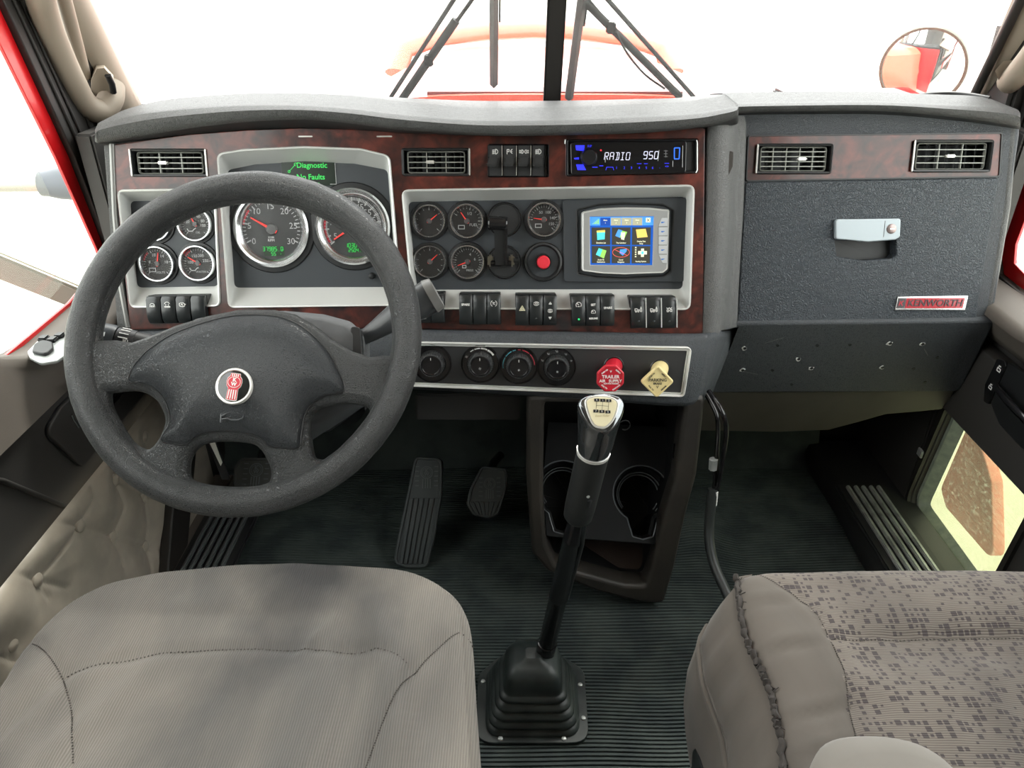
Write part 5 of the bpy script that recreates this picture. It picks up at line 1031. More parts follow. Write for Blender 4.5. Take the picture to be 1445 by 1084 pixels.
# ================================================================= COLUMN
ct=thing('steering_column','grey steering column shroud behind the wheel','steering column',WH)
so=[WH.uv(x,y,-.06) for x,y in ((262,470),(274,452),(330,442),(404,440),(458,445),(496,455),(512,470),(512,560),(420,620),(300,610),(262,540))]
so=fillet(so,.02,4)
part('shroud',loft([z(inset(so,.012),-.045),z(so,-.055),z(so,-.11),z(inset(so,.02),-.17),z(inset(so,.035),-.26)],ang=60),mat('shroud_grey',(.055,.058,.062),.45,bump=('leather',600,.3,.0006)),ct,'grey vinyl shroud')
sl=fillet([WH.uv(x,y,-.05) for x,y in ((496,462),(508,464),(511,505),(498,503))],.004)
part('stalk_slot',plate([sl],-.062,-.046,.001),BLK,ct)
part('column_tube',lathe([(.035,-.26),(.035,-.62),(.0001,-.62)],20),DARK,ct)
def barrel(prof,a,b,n=24): 
    d=b-a; return xf(lathe([(r,h*d.length) for r,h in prof],n),Matrix.Translation(a)@d.to_track_quat('Z','Y').to_matrix().to_4x4())
WI=WH.M().inverted()
def wl(x,y,o): return Vector(WH.p3(x,y,o))
t=thing('turn_signal_stalk','black turn signal and wiper stalk with white marked ring, left of the wheel hub','stalk',Fr(WH.w(150,475,-.05),WH.X,WH.Y)); c=wl(150,475,-.05)
a,b=wl(270,499,-.075)-c,wl(112,467,-.045)-c
part('lever',barrel([(.0001,0),(.0125,0),(.0150,.50),(.0155,.52),(.0001,.52)],a,b),BLK2,t)
part('ring',barrel([(.0001,.50),(.0160,.50),(.0160,.66),(.0001,.66)],a,b),mat('ring_grey',(.025,.026,.028),.45),t)
part('knob',barrel([(.0001,.67),(.0170,.67),(.0180,.70),(.0175,.98),(.014,1.0),(.0001,1.0)],a,b),mat('stalk_grey',(.045,.05,.055),.4),t,'grey end knob')
d=(b-a).normalized(); up=Vector((0,0,1)); up=(up-d*up.dot(d)).normalized(); side=d.cross(up)
mk=[]
for k in range(7):
    an=R(-62+k*21); ln=.012 if k>2 else .006
    P=a+(b-a)*.63+ (up*math.cos(an)+side*math.sin(an))*.0164; Q=P-(b-a).normalized()*ln; mk.append(tube([P,Q],.0006+.0002*(k>2),5))
ar=a+(b-a)*.80+up*.0181; mk.append(plate([[(0,0),(.009,.003),(.009,-.003)]],0,.0006)); mk[-1].transform(Matrix.Translation(ar)@Matrix(((-d.x,side.x,up.x,0),(-d.y,side.y,up.y,0),(-d.z,side.z,up.z,0),(0,0,0,1))))
sy=icon('headlamp',.0035,0,0,0); sy.transform(Matrix.Translation(a+(b-a)*.56+(up*.98-side*.2)*.0166)@Matrix(((-d.x,side.x,up.x,0),(-d.y,side.y,up.y,0),(-d.z,side.z,up.z,0),(0,0,0,1)))); mk.append(sy)
part('markings',join(mk),WHITE,t,'white marks on the ring',kind='stuff')
t=thing('brake_hand_stalk','large grey tapered hand stalk sticking out right of the wheel hub','stalk',Fr(WH.w(505,482,-.07),WH.X,WH.Y)); c=wl(505,482,-.07)
pts=[wl(498,486,-.085)-c,wl(530,466,-.075)-c,wl(560,446,-.07)-c,wl(590,428,-.066)-c,wl(606,419,-.064)-c]
part('handle',tube(pts,[.008,.0135,.0195,.024,.0245],20,flat=.8),mat('stalk_grey2',(.040,.043,.046),.35),t,'tapered grip')
part('end_cap',tube([pts[-1]-Vector((0.000,0,0)),pts[-1]+(pts[-1]-pts[-2]).normalized()*.012],[.0255,.023],20,flat=.8),mat('grey_cap',(.13,.13,.125),.4),t,'paler worn end cap')
# ================================================================= SEATS
SF=Fr((0,0,.45),(1,0,0),(0,1,0))
def resample(l,N):
    n=len(l); seg=[math.dist(l[i],l[(i+1)%n]) for i in range(n)]; T=sum(seg); out=[]; i=0; acc=0
    for k in range(N):
        t=T*k/N
        while acc+seg[i]<t: acc+=seg[i]; i+=1
        f=(t-acc)/seg[i]; a=l[i]; b=l[(i+1)%n]; out.append((a[0]+(b[0]-a[0])*f,a[1]+(b[1]-a[1])*f))
    return out
def smoothl(l,it):
    for _ in range(it): l=[((l[i-1][0]+2*l[i][0]+l[(i+1)%len(l)][0])/4,(l[i-1][1]+2*l[i][1]+l[(i+1)%len(l)][1])/4) for i in range(len(l))]
    return l
dr=[SF.uv(*p) for p in ((-8,975),(20,925),(48,890),(90,848),(150,818),(240,801),(340,793),(440,791),(530,794),(590,801),(635,822),(659,848),(667,885),(671,960),(677,1040),(681,1090))]+[(-.02,.16),(-.53,.16),(-.585,.30),(-.59,.45)]
dr=smoothl(resample(dr,240),5); dc=(-.30,.45)
def dwr(x,y,s):
    h=.010*noise.noise((x*7,y*6,1))+.004*noise.noise((x*20,y*16,3))
    h+=.010*math.exp(-(((x+.13+ (y-.55)*.25)/.028)**2))*math.exp(-((y-.52)/.13)**2)-.010*math.exp(-(((x+.175+(y-.55)*.25)/.03)**2))*math.exp(-((y-.52)/.14)**2)
    h+=-.007*math.exp(-(((x+.085-(y-.55)*.1)/.02)**2))*math.exp(-((y-.50)/.12)**2)
    h+=.006*math.exp(-(((x+.44-(y-.5)*.5)/.02)**2))*math.exp(-((y-.50)/.08)**2)
    for (fx,fy,gx,gy,am,wd) in ((-.235,.70,-.20,.60,.004,.006),(-.215,.64,-.245,.585,.004,.006),(-.17,.68,-.15,.56,.005,.008),(-.17,.58,-.15,.45,.007,.010),(-.12,.62,-.10,.50,-.005,.010),(-.45,.60,-.52,.47,.004,.012),(-.50,.56,-.53,.46,-.004,.01)):
        t=max(0,min(1,((x-fx)*(gx-fx)+(y-fy)*(gy-fy))/((gx-fx)**2+(gy-fy)**2))); h+=am*math.exp(-(math.hypot(x-fx-t*(gx-fx),y-fy-t*(gy-fy))/wd)**2)*math.sin(math.pi*(.1+.8*t))
    for ln in DSEAM:
        dm=min(math.hypot(x-a,y-b) for a,b in ln); h-=.0045*math.exp(-(dm/.007)**2)
    return h*min(1,(1.02-s)*6) if s<=1 else 0
def sl_(pts): return [(v.x,v.y) for v in spline([(*SF.uv(*p),0) for p in pts],10)]
DSEAM=[sl_(((97,960),(160,942),(230,928),(330,921),(420,921),(500,924),(550,932),(580,947))),sl_(((28,912),(55,918),(80,945),(97,980),(106,1030),(108,1090))),sl_(((667,897),(645,898),(620,915),(590,948),(560,990),(535,1040),(515,1090)))]
FAB1=fabric('grey_ribbed_cloth',(.225,.205,.18),(.135,.128,.12),115,'X',stain=[(.04,.265,.07,.06,.80),(.02,.17,.05,.10,.50),(-.02,.06,.09,.10,.22),(-.22,.22,.10,.10,.25),(.13,.19,.035,.09,.45),(-.285,.15,.05,.05,.5),(.055,.30,.02,.02,.7)])
PR=[(.93,-.24),(.96,-.20),(.985,-.13),(.995,-.07),(1.0,-.04),(.997,-.022),(.985,-.009),(.965,-.001),(.94,.004)]+[(1-k/44,.006+.004*math.sin(min(1,k/20)*1.57)) for k in range(2,43)]
t=thing('seat','worn grey ribbed cloth driver seat cushion with dark stains at the front edge','seat',SF.move(-.30,.45,0))
part('cushion',xf(dome(dr,dc,PR,0,disp=dwr),TR(.30,-.45,0)),FAB1,t,'ribbed grey cloth cushion')
def hseam(ln,fn,base,dxy,col,name,par,r=.0009,dash=True):
    ms=[]; l=[(a,b) for a,b in ln]
    k=0; n=len(l); pts=resample(l+l[::-1],n*8)[:n*4]
    for i in range(0,len(pts)-2,3 if dash else 2):
        q=[Vector((a-dxy[0],b-dxy[1],base(a,b)+.0008)) for a,b in pts[i:i+(3 if not dash else 2)]]
        if (q[0]-q[-1]).length>.0002 and (q[0]-q[-1]).length<.02: ms.append(tube(q,r,5))
    part(name,join(ms),col,par,kind='stuff')
STI=mat('dark_thread',(.07,.062,.055),.9)
def seat_h(outl,c,prof,fn,x,y):
    d=Vector((x-c[0],y-c[1])); best=1
    an=math.atan2(d.y,d.x); bd=9
    for p in outl:
        a2=math.atan2(p[1]-c[1],p[0]-c[0]); df=abs((a2-an+math.pi)%(2*math.pi)-math.pi)
        if df<bd: bd=df; best=math.hypot(p[0]-c[0],p[1]-c[1])
    s=min(1,d.length/best); top=[q for q in prof[4:]]; h=top[-1][1]
    for (s0,h0),(s1,h1) in zip(top[:-1],top[1:]):
        if s1<=s<=s0: h=h0+(h1-h0)*(s0-s)/max(s0-s1,1e-6); break
    return h+fn(x,y,s)
for ln in DSEAM: hseam(ln,dwr,lambda a,b: seat_h(dr,dc,PR,dwr,a,b),(-.30,.45),STI,'stitching',t)
part('seat_base',box(.40,.50,.16,(-.01,-.02,-.32),.02),BLK2,t,'black seat base')
# passenger seat
ps=[SF.uv(*p) for p in ((1104,1090),(1096,1038),(1083,977),(1063,932),(1041,867),(1033,830),(1040,812),(1060,804),(1150,801),(1250,800),(1350,800),(1445,801))]+[(.78,.73),(.83,.66),(.835,.45),(.82,.16),(.28,.16)]
ps=smoothl(resample(ps,260),2); pc2=(.54,.45)
PSE=[sl_(((1172,903),(1250,901),(1330,900),(1400,900),(1460,901))),sl_(((1060,806),(1085,822),(1126,846),(1150,868),(1161,887),(1186,942),(1196,1002),(1206,1060),(1208,1095)))]
def pwr(x,y,s):
    h=.008*noise.noise((x*8,y*8,5))+.003*noise.noise((x*24,y*22,7))-.012*math.exp(-((y-.60)/.035)**2)*(1 if x>.42 else math.exp(-((x-.42)/.05)**2))
    if x<.40:
        for yy in (.66,.59,.505,.46): h-=.0045*math.exp(-((y-yy-(x-.3)*.25)/.006)**2)*math.exp(-((x-.31)/.05)**2); h+=.003*math.exp(-((y-yy-.012-(x-.3)*.25)/.008)**2)*math.exp(-((x-.31)/.05)**2)
    for ln in PSE:
        dm=min(math.hypot(x-a,y-b) for a,b in ln); h-=.004*math.exp(-(dm/.006)**2)
    return h*min(1,(1.02-s)*6)
FAB2=fabric('grey_cloth_with_squares',(.160,.138,.120),(.108,.094,.083),120,'Y',squares=140)
FAB3=fabric('plain_taupe_cloth',(.105,.091,.079),(.062,.055,.048),160,'N',stain=[(-.13,.05,.03,.09,.8)])
t=thing('seat','grey-brown cloth passenger seat cushion printed with small dark squares, torn side bolster','seat',SF.move(.54,.45,0))
PR2=[(.93,-.30),(.955,-.24),(.975,-.17),(.99,-.10),(1.0,-.045),(.998,-.02),(.988,-.006),(.965,.002),(.94,.005)]+[(1-k/44,.006+.004*math.sin(min(1,k/20)*1.57)) for k in range(4,43)]
cm=xf(dome(ps,pc2,PR2,0,disp=pwr),TR(-.54,-.45,0))
cm.materials.append(FAB2); cm.materials.append(FAB3); cm.materials.append(mat('scorched_dark_cloth',(.06,.055,.052),.95))
bl=PSE[1]
def xline(y):
    c=sorted(bl,key=lambda q:abs(q[1]-y))[0]; return c[0]
for pl_ in cm.polygons:
    cx,cy,cz=pl_.center; X,Y=cx+.54,cy+.45
    if X<xline(Y) or cz<-.03: pl_.material_index=1
part('cushion',cm,None,t,'cloth cushion, plain bolster with printed centre')
for ln in PSE: hseam(ln,pwr,lambda a,b: seat_h(ps,pc2,PR2,pwr,a,b),(.54,.45),STI,'stitching',t)
torn_=sl_(((1036,812),(1040,850),(1048,895),(1063,932),(1074,955),(1083,977),(1090,1010),(1096,1038),(1103,1090)))
random.seed(9)
part('torn_seam',tube([Vector((a-.54+.003+random.uniform(-.0015,.0015),b-.45,.000+random.uniform(-.003,.003))) for a,b in torn_],lambda f:.0026+.0016*abs(math.sin(f*60)),7),mat('torn_dark_edge',(.035,.030,.027),.95),t,'ragged torn dark seam')
fr_=[]
for k in range(26):
    a,b=random.choice(torn_); p=Vector((a-.54+.003,b-.45,.002)); fr_.append(tube([p,p+Vector((random.uniform(-.006,.010),random.uniform(-.006,.006),random.uniform(.0,.004)))],.0007,4))
part('frayed_threads',join(fr_),mat('torn_dark_edge',(0,0,0)),t,kind='stuff')
# loose side cover with piping and gathers
def side_cover():
    loops=[]
    n=40
    for i in range(n+1):
        y=.73-(.73-.15)*i/n; edge=min([q for q in torn_],key=lambda q:abs(q[1]-y))[0] if y>.42 else .255
        if y>.70: edge+= (y-.70)*.5
        g=.0035*math.sin(y*150+2*math.sin(y*37))+.004*noise.noise((y*14,0,2))
        F=min(1,(.735-y)/.05)**.5
        q=[(edge+.012,-.006),(edge-.004+g*.3,-.010),(edge-.016*F+g,-.030),(edge-.028*F+g,-.058),(edge-.036*F,-.082),(edge-.034*F,-.088),(edge-.040*F,-.094),(edge-.046*F,-.14),(edge-.044*F,-.20),(edge-.034*F,-.25),(edge-.01,-.27),(edge+.03,-.27)]
        loops.append([(a-.54,y-.45,h) for a,h in q])
    return loft(loops,closed=False,caps=(False,False),ang=70)
part('side_cover',side_cover(),FAB3,t,'gathered plain cloth side cover')
pp=[]
for i in range(30):
    y=.715-(.715-.16)*i/29; edge=min(torn_,key=lambda q:abs(q[1]-y))[0] if y>.42 else .255
    F=min(1,(.735-y)/.05)**.5; pp.append(Vector((edge-.037*F-.54,y-.45,-.086-.03*max(0,(.5-y))*2)))
part('piping',tube(pp,.0042,8),FAB3,t,'raised piping')
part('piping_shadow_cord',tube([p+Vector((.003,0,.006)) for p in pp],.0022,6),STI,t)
part('seat_base',box(.42,.46,.16,(0,-.02,-.34),.02),BLK2,t)
sc_=[(.0,.59,-.10),(.0,.57,-.20)]
part('side_trim',loft([[(x-.54,y-.45,h) for y,h in ((.60,-.17),(.57,-.16),(.30,-.19),(.26,-.24),(.30,-.34),(.50,-.335),(.575,-.27))] for x in (.232,.252)],ang=40),BLK,t,'black plastic side trim')
# armrest end at the lower right
AF=Fr((.288,.36,.60),(1,0,0),(0,1,0))
ar=smoothl(resample(fillet([(-.055,-.34),(.062,-.34),(.062,.03),(-.055,.03)],.05,8),120),3)
solo('armrest',dome(ar,(0,-.15),[(.8,-.06),(.95,-.045),(1,-.02),(.99,-.005),(.95,.004),(.85,.010),(.6,.013),(.2,.014)],0),fabric('armrest_cloth',(.20,.185,.165),(.16,.148,.132),90,'N'),AF,'rounded grey cloth armrest end in front of the passenger cushion','armrest')
# ================================================================= CONSOLE
CF=Fr(pix(865,700,1.0)*0+Vector((.19,1.105,.23)),(1,0,0),(0,math.sin(R(7)),math.cos(R(7))))
t=thing('centre_console','dark brown-black centre console with two cup holders and open bin','console',CF)
cu_=lambda pts,o=0: [CF.uv(x,y,o) for x,y in pts]
out=inset(fillet(cu_([(745,560),(994,560),(990,600),(982,671),(967,726),(951,800),(936,852),(900,850),(840,834),(773,806),(752,781),(744,671)]),.012),.006)
inn=inset(fillet(cu_([(767,566),(968,572),(962,610),(954,680),(938,731),(931,760),(922,800),(912,828),(880,827),(832,814),(784,800),(770,770),(765,700),(766,620)]),.012),-.006)
def fit(l,n): return resample(l,n)
o2=resample(out,160); i2=resample(inn,160)
# align starts
o2=[(a,b) for a,b in o2]
part('frame',plate([out,inn],-.05,.0,.008),CONS,t,'worn shiny console frame')
part('inner_walls',loft([z(inn,-.045),z(inset(inn,.004),-.24)],(False,True)),mat('bin_black',(.010,.011,.012),.5),t)
part('outer_walls',loft([z(inset(out,.003),-.04),z(inset(out,.015),-.26)],(False,True)),CONS,t)
# cup tray: sloping shelf between pixel rows 590 and 728
TP=Fr(CF.w(850,762,-.02),(1,0,0),(0,math.sin(R(42)),math.cos(R(42))))
MT=CF.M().inverted()@TP.M()
tp=[TP.uv(*p) for p in ((770,738),(783,600),(950,612),(957,660),(940,740),(930,757),(855,742))]
tp[3]=TP.uv(953,660); cr=TP.uv(905,697); cl=TP.uv(795,690)
rr=abs(TP.uv(945,697)[0]-cr[0])
def cup(cx,cy):
    k=[]; a0,a1=R(-58),R(238)
    for i in range(33): a=a0+(a1-a0)*i/32; k.append((cx+rr*math.cos(a),cy+rr*math.sin(a)))
    k+= [(cx-rr*.50,cy-rr*1.0),(cx-rr*.36,cy-rr*1.48),(cx-rr*.0,cy-rr*1.58),(cx+rr*.36,cy-rr*1.48),(cx+rr*.50,cy-rr*1.0)]
    return fillet(k,.004,2)
dn=TP.uv(905,760)
cups=[cup(*cr),cup(cl[0]+.0,cl[1])]
trayL=min(p[0] for p in tp)
tpo=fillet([TP.uv(*p) for p in ((772,756),(932,768),(946,700),(958,640),(964,604),(774,596),(766,680))],.004)
part('cup_tray',plate([tpo]+cups,-.006,.0,.0015),mat('tray_black',(.009,.010,.011),.5,spec=.15,bump=('leather',700,.2,.0004)),t,'black moulded cup tray',M=MT)
CUPR=mat('cup_rim_highlight',(.10,.11,.12),.25)  # paler grey paints the highlights on the cup rims and rings
for c_,(cx,cy) in zip(cups,(cr,cl)):
    part('cup_holder',loft([z(c_,-.003),z(inset(c_,.001),-.024),z(inset(c_,.007),-.027),z(inset(c_,.010),-.10)],(False,True)),mat('cup_black',(.004,.0045,.005),.6,spec=.15),t,'deep round cup holder with a front notch',M=MT)
    for q_,w_ in ((.80,-.026),(.72,-.034)): part('cup_ring',tube([(cx+rr*q_*math.cos(a*.2),cy+rr*q_*math.sin(a*.2),w_) for a in range(-4,20)],.0013,6),CUPR,t,M=MT)
    part('cup_rim',tube([(a,b,.0005) for a,b in c_]+[(c_[0][0],c_[0][1],.0005)],.0015,6,caps=False),CUPR,t,M=MT)
hk=CF.uv(882,600,-.06); part('small_hook',tube([(hk[0]+.010*math.cos(a*.5),hk[1]+.010*math.sin(a*.5),-.06) for a in range(-4,6)],.0012,6),BLK2,t)
ck=CF.uv(953,640,-.02); part('clip',box(.004,.03,.004,(ck[0],ck[1],-.03)),GLS,t)
part('bin_mat',box(.15,.10,.006,(0,0,0),.002),mat('woven_brown_mat',(.045,.03,.024),.8,bump=('noise',500,.8,.001)),t,'dark brown woven bin liner',M=CF.M().inverted()@Fr(wpt(862,796,1.17)+Vector((0,0,.012)),(1,0,0),(0,.94,.34)).M())
# ================================================================= SHIFTER
BF=Fr((.0355,.872,.006),(1,0,0),(0,1,0))
t=thing('shift_lever_boot','black rubber bellows boot screwed to the floor between the seats','shift boot',BF)
fl=fillet([(-.095,-.085),(.093,-.085),(.097,.06),(.062,.090),(-.058,.092),(-.097,.05)],.03,6)
part('flange',plate([fl],-.004,.003,.0012),BOOT,t,'flat screwed flange')
def bellows():
    N=96; lo=[]; def_=[]
    base=resample(fillet([(-.078,-.074),(.078,-.074),(.080,.050),(.052,.076),(-.052,.076),(-.080,.050)],.03,8),N)
    prof=[(1.03,0),(1.03,.008),(.97,.011),(.94,.013),(.975,.018),(.965,.023),(.90,.026),(.875,.028),(.905,.033),(.89,.038),(.82,.041),(.79,.043),(.825,.048),(.81,.053),(.74,.056),(.71,.058),(.74,.063),(.72,.068),(.66,.070),(.63,.072),(.62,.085),(.58,.100),(.50,.111),(.36,.117),(.22,.119),(.17,.124),(.14,.124)]
    for s,h in prof: lo.append([(a*s,b*s-h*.02,h) for a,b in base])
    return loft(lo,(False,True),ang=70)
part('bellows',bellows(),BOOT,t,'ridged rubber bellows')
sm_=lathe([(.0001,.003),(.0025,.003),(.004,.0022),(.0045,.0)],12)
for x,y in ((-.088,.035),(-.055,-.079),(.052,-.079),(.088,.028),(.088,-.040)): part('screw',sm_,STEEL,t,M=TR(x,y,.003))
b0=Vector((.056,.880,.112)); kn0=pix(848,592,.935)
t=thing('gear_lever','tall black gear shift lever with chrome-sided knob and cream shift pattern','gear lever',Fr(b0,(1,0,0),(0,1,0)))
ax=kn0-b0; Lx=ax.length; axn=ax.normalized()
pt=lambda f,dx=0,dy=0: axn*Lx*f+Vector((dx,dy,0))
def seg(prof,n=24): return xf(lathe([(r,f*Lx) for r,f in prof],n),ax.to_track_quat('Z','Y').to_matrix().to_4x4())
part('rod',seg([(.0001,-.03),(.0165,-.03),(.0165,.07),(.0150,.072),(.0145,.30),(.0150,.302),(.0155,.315),(.0148,.32),(.0135,.56),(.0145,.565),(.0142,.575),(.0132,.585),(.0125,.74)]),GLS,t,'black painted rod with bands')
part('sleeve',seg([(.0001,.66),(.017,.655),(.0205,.665),(.0215,.70),(.0215,.895),(.0205,.897),(.0001,.897)]),mat('sleeve_rubber',(.016,.017,.017),.42),t,'thick black sleeve')
part('sleeve_ring',seg([(.0205,.892),(.0222,.892),(.0222,.900),(.0205,.900)]),BRITE,t,'thin bright ring')
part('hose',tube([pt(.30,.014),pt(.55,.015,-.004),pt(.68,.008,-.012),pt(.76,.006,-.020)],.0035,8),BLK,t)
part('screw',xf(lathe([(.0001,.003),(.002,.003),(.0028,.0)],12),TR(*(pt(.765)+Vector((.003,-.0205,.004))))@RX(R(75))),STEEL,t)
# knob: flared from the collar to a rounded triangular top face turned to the driver
KF=Fr(pix(849,579,.925),(1,.05,0),(0,.62,.78)); KFM=Fr(b0,(1,0,0),(0,1,0)).M().inverted()@KF.M()
tri=[KF.uv(*p) for p in ((815,572),(823,560),(848,556),(872,561),(880,573),(877,590),(866,606),(853,613),(840,608),(825,592))]
tri=resample(dense(tri),64)
toplocal=[KFM@Vector((a,b,0)) for a,b in tri]
cb=axn*Lx*.885; q=ax.to_track_quat('Z','Y').to_matrix()
lo=[]
def ring_at(f,r): 
    c=axn*Lx*f; out=[]
    for p in toplocal:
        d=p-KFM.translation; d=d-axn*d.dot(axn); out.append(c+d.normalized()*r)
    return out
R0=ring_at(.895,.0205); R1=ring_at(.93,.0235)
cen=KFM.translation
lo=[ring_at(.88,.0198),R0,R1]
for s,f in ((.35,1.0),(.75,1.02),(.93,1.03)): lo.append([a*(1-s)+(cen+(b-cen)*f)*s for a,b in zip(R1,toplocal)])
nz=(KFM.to_3x3()@Vector((0,0,1)))
lo.append([cen+(b-cen)*1.0+nz*.003 for b in toplocal]); lo.append([cen+(b-cen)*.90+nz*.006 for b in toplocal])
part('knob',loft(lo,ang=80),mat('knob_black_chrome',(.16,.17,.18),.10,metal=.9,coat=.5),t,'polished dark knob')
pl2=resample(dense([KF.uv(*p,off=.007) for p in ((826,566),(835,560),(850,559),(866,563),(872,572),(866,592),(856,603),(848,604),(838,600),(830,584))]),48)
kp=part('pattern_rim',plate([pl2],.004,.0085,.001),BRITE,t,None,M=KFM); pl3=inset(pl2,.0020)
part('pattern_plate',plate([pl3],.008,.0093,.0003),mat('cream_plate',(.68,.62,.42),.4),t,'cream shift pattern plate',M=KFM)
kx=lambda x,y: KF.uv(x,y,.0095)
ms=[]
for i,x in enumerate((842,850.5,859)):
    a=kx(x,564.5+i*.6); ms.append(plate([rect(.0062,.0036,0,1,a[0],a[1])],.009,.0098)); a2=kx(x-1.0,580.0+i*.8); ms.append(plate([rect(.0062,.0036,0,1,a2[0],a2[1])],.009,.0098))
    ms.append(strokes([[a,a2]],.0004,.0097))
ms.append(strokes([[kx(841.5,572),kx(858.5,573.5)]],.0004,.0097))
part('shift_pattern',join(ms),BLK,t,'black shift pattern boxes',kind='stuff',M=KFM)
ms=[]
for i,x in enumerate((842,850.5,859)):
    a=kx(x,564.5+i*.6); a2=kx(x-1.0,580.0+i*.8); ms.append(text('642'[i] if 0 else ('R','1','3')[i],.0034,a[0],a[1],.0100)); ms.append(text(('7','8','5')[i],.0034,a2[0],a2[1],.0100))
a=kx(850,587); ms2=text('Eaton Fuller',.0036,a[0],a[1],.0098,shear=.3)
part('pattern_figures',join(ms),WHITE,t,kind='stuff',M=KFM); part('script_line',ms2,mat('gold_print',(.35,.28,.12),.5),t,kind='stuff',M=KFM)
# ================================================================= PEDALS
PMT=mat('pedal_rubber',(.040,.048,.050),.38,bump=('noise',400,.25,.0005))
def pedal(label,outl,fr,ribs,emb,arm,tone=PMT):
    o=[fr.uv(*p) for p in outl]; c=(sum(p[0] for p in o)/len(o),sum(p[1] for p in o)/len(o)); f2=fr.move(c[0],c[1],0); t=thing('floor_pedal',label,'pedal',f2)
    o=fillet([(a-c[0],b-c[1]) for a,b in o],.014,4)
    part('pad',plate([o],-.012,.0,.002),tone,t); part('pad_edge',loft([z(o,-.002),z(o,.0035),z(inset(o,.004),.0035),z(inset(o,.005),-.002)],(False,False)),tone,t)
    y0,y1=min(p[1] for p in o),max(p[1] for p in o)
    for (x0,x1,yb,yt) in ribs:
        P=lambda u,v: (lambda L,Rr: (L+(Rr-L)*u))(*edge_(o,y0+(y1-y0)*v))
        loopb=[]
        q=[(P(x0,yb),y0+(y1-y0)*yb),(P(x1,yb),y0+(y1-y0)*yb),(P(x1,yt),y0+(y1-y0)*yt),(P(x0,yt),y0+(y1-y0)*yt)]
        part('tread_rib',plate([q],.0,.0045,.001),tone,t)
    if emb:
        v,sz=emb; yy=y0+(y1-y0)*v; L,Rr=edge_(o,yy); xx=(L+Rr)/2
        part('tread_emblem',join([strokes([[(xx+sz*math.cos(a*.3),yy+sz*math.sin(a*.3)) for a in range(22)]],.002,.0045),strokes([[(xx+sz*.75*math.cos(a*.3),yy+sz*.75*math.sin(a*.3)) for a in range(22)]],.0012,.0045)]+[strokes([[(xx+sz*k,yy-sz*1.1),(xx+sz*k*1.05,yy-sz*2.6)]],.0028,.0045) for k in (-.6,-.2,.2,.6)]+[strokes([[(xx+s*sz*1.3,yy+sz*k),(xx+s*sz*1.9,yy+sz*k)]],.0022,.0045) for s in (-1,1) for k in (1,.2,-.6,-1.4,-2.2)]+[text('K',sz*.9,xx-sz*.0,yy+sz*.3,.0045,bold=.0004),text('W',sz*.8,xx,yy-sz*.3,.0045,bold=.0004)]),mat('pedal_relief',(.095,.11,.11),.5),t,'moulded emblem tread',kind='stuff')
    a=arm; part('pedal_arm',tube([(0,y1*.5,-.012),(a[0]*.5,y1*.6+a[1]*.4,a[2]*.5),a],.010,8),BLK,t)
def edge_(o,y):
    xs=[]
    for i in range(len(o)):
        a,b=o[i-1],o[i]
        if (a[1]-y)*(b[1]-y)<=0 and a[1]!=b[1]: xs.append(a[0]+(b[0]-a[0])*(y-a[1])/(b[1]-a[1]))
    return (min(xs),max(xs)) if xs else (0,0)
PF=lambda px,py_,y,el: Fr(wpt(px,py_,y),(1,0,0),(0,math.sin(el),math.cos(el)))
pedal('long accelerator pedal with lengthwise ribs between the wheel and console',((556,794),(562,760),(575,700),(586,645),(624,648),(622,700),(612,760),(602,800),(575,801)),PF(590,800,1.20,R(38)),[(.10+.155*k,.10+.155*k+.085,.04,.62) for k in range(6)],(.86,.013),(0,.06,-.10))
pedal('small oval brake pedal left of the centre console',((659,712),(664,690),(680,658),(716,662),(714,690),(703,725),(688,731),(668,726)),PF(687,728,1.30,R(42)),[(.08+.15*k,.08+.15*k+.09,.05,.30) for k in range(6)],(.66,.0125),(.03,.10,-.08))
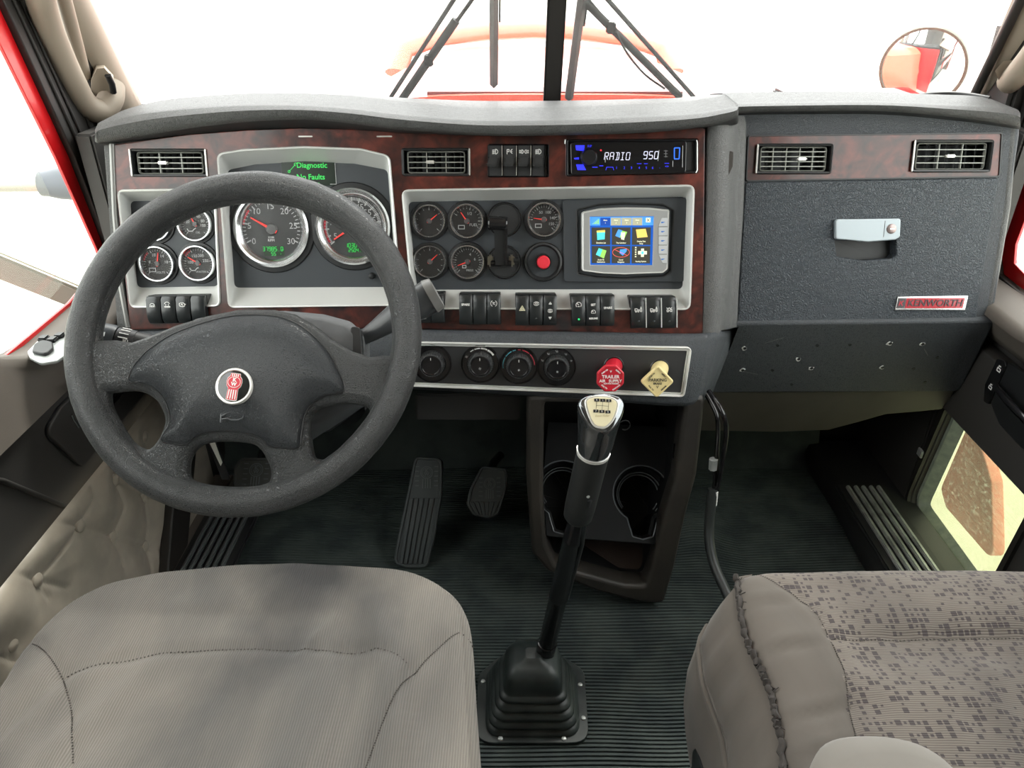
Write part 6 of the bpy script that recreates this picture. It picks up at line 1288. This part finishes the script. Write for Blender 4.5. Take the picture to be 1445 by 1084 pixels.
pedal('clutch pedal seen through the lower gap of the steering wheel',((330,700),(331,660),(340,647),(385,647),(394,660),(394,700)),PF(362,698,1.34,R(48)),[(.12+.2*k,.12+.2*k+.11,.05,.30) for k in range(4)],(.68,.015),(.0,.12,-.06),mat('dusty_pedal',(.045,.047,.043),.55))
# white tag and bracket under the column
t=thing('paper_tag','small white tag hanging under the dashboard, seen through the wheel','tag',Fr(wpt(306,640,1.30),(1,0,0),(0,.3,.95)))
part('tag_card',plate([[(-.016,.030),(-.004,.032),(.010,-.020),(.006,-.028)]],-.0006,.0006),mat('tag_white',(.75,.75,.68),.6),t); part('tag_bracket',loft([[(-.03,.06,-.01),(-.01,.06,-.01),(.02,-.06,-.01),(.004,-.06,-.01)],[(-.03,.06,-.004),(-.01,.06,-.004),(.02,-.06,-.004),(.004,-.06,-.004)]]),BLK2,t)
# ================================================================= cable bundle by the console
def cabl(pts,r,nm): return tube(spline(pts,8),r,8)
Cp=lambda x,y,Y: wpt(x,y,Y)-wpt(1010,680,1.10)
t=thing('cable_bundle','black cables and hose hanging from the dash beside the console to the floor','cables',Fr(wpt(1010,680,1.10),(1,0,0),(0,1,0)))
part('cable',cabl([Cp(996,556,1.16),Cp(1011,585,1.13),(Cp(1013,610,1.12)),Cp(1011,650,1.10),Cp(1007,700,1.09)],.0042,''),GLS,t)
part('cable',cabl([Cp(1000,552,1.15),Cp(1017,578,1.11),Cp(1025,605,1.10),Cp(1018,660,1.09),Cp(1008,705,1.085)],.0045,''),GLS,t)
part('hose',cabl([Cp(1006,690,1.088),Cp(1001,735,1.07),Cp(1001,765,1.05),Cp(1008,798,1.02),Cp(1022,830,.98),Cp(1040,870,.93)],.0095,''),mat('hose_black',(.02,.024,.024),.45),t,'thicker corrugated hose')
part('collar',cabl([Cp(1007,648,1.098),Cp(1006,662,1.097)],.008,''),STEEL,t,'grey tape'); part('label_wrap',cabl([Cp(1011,694,1.082),Cp(1009,713,1.08)],.0035,''),WHITE,t,'white label')
solo('ignition_panel',box(.20,.05,.012,(0,0,0),.004),BLK2,Fr(wpt(660,574,1.22),(1,0,0),(0,.4,.9)),'dark flat panel under the dash left of the console','panel')
bpy.context.view_layer.update()
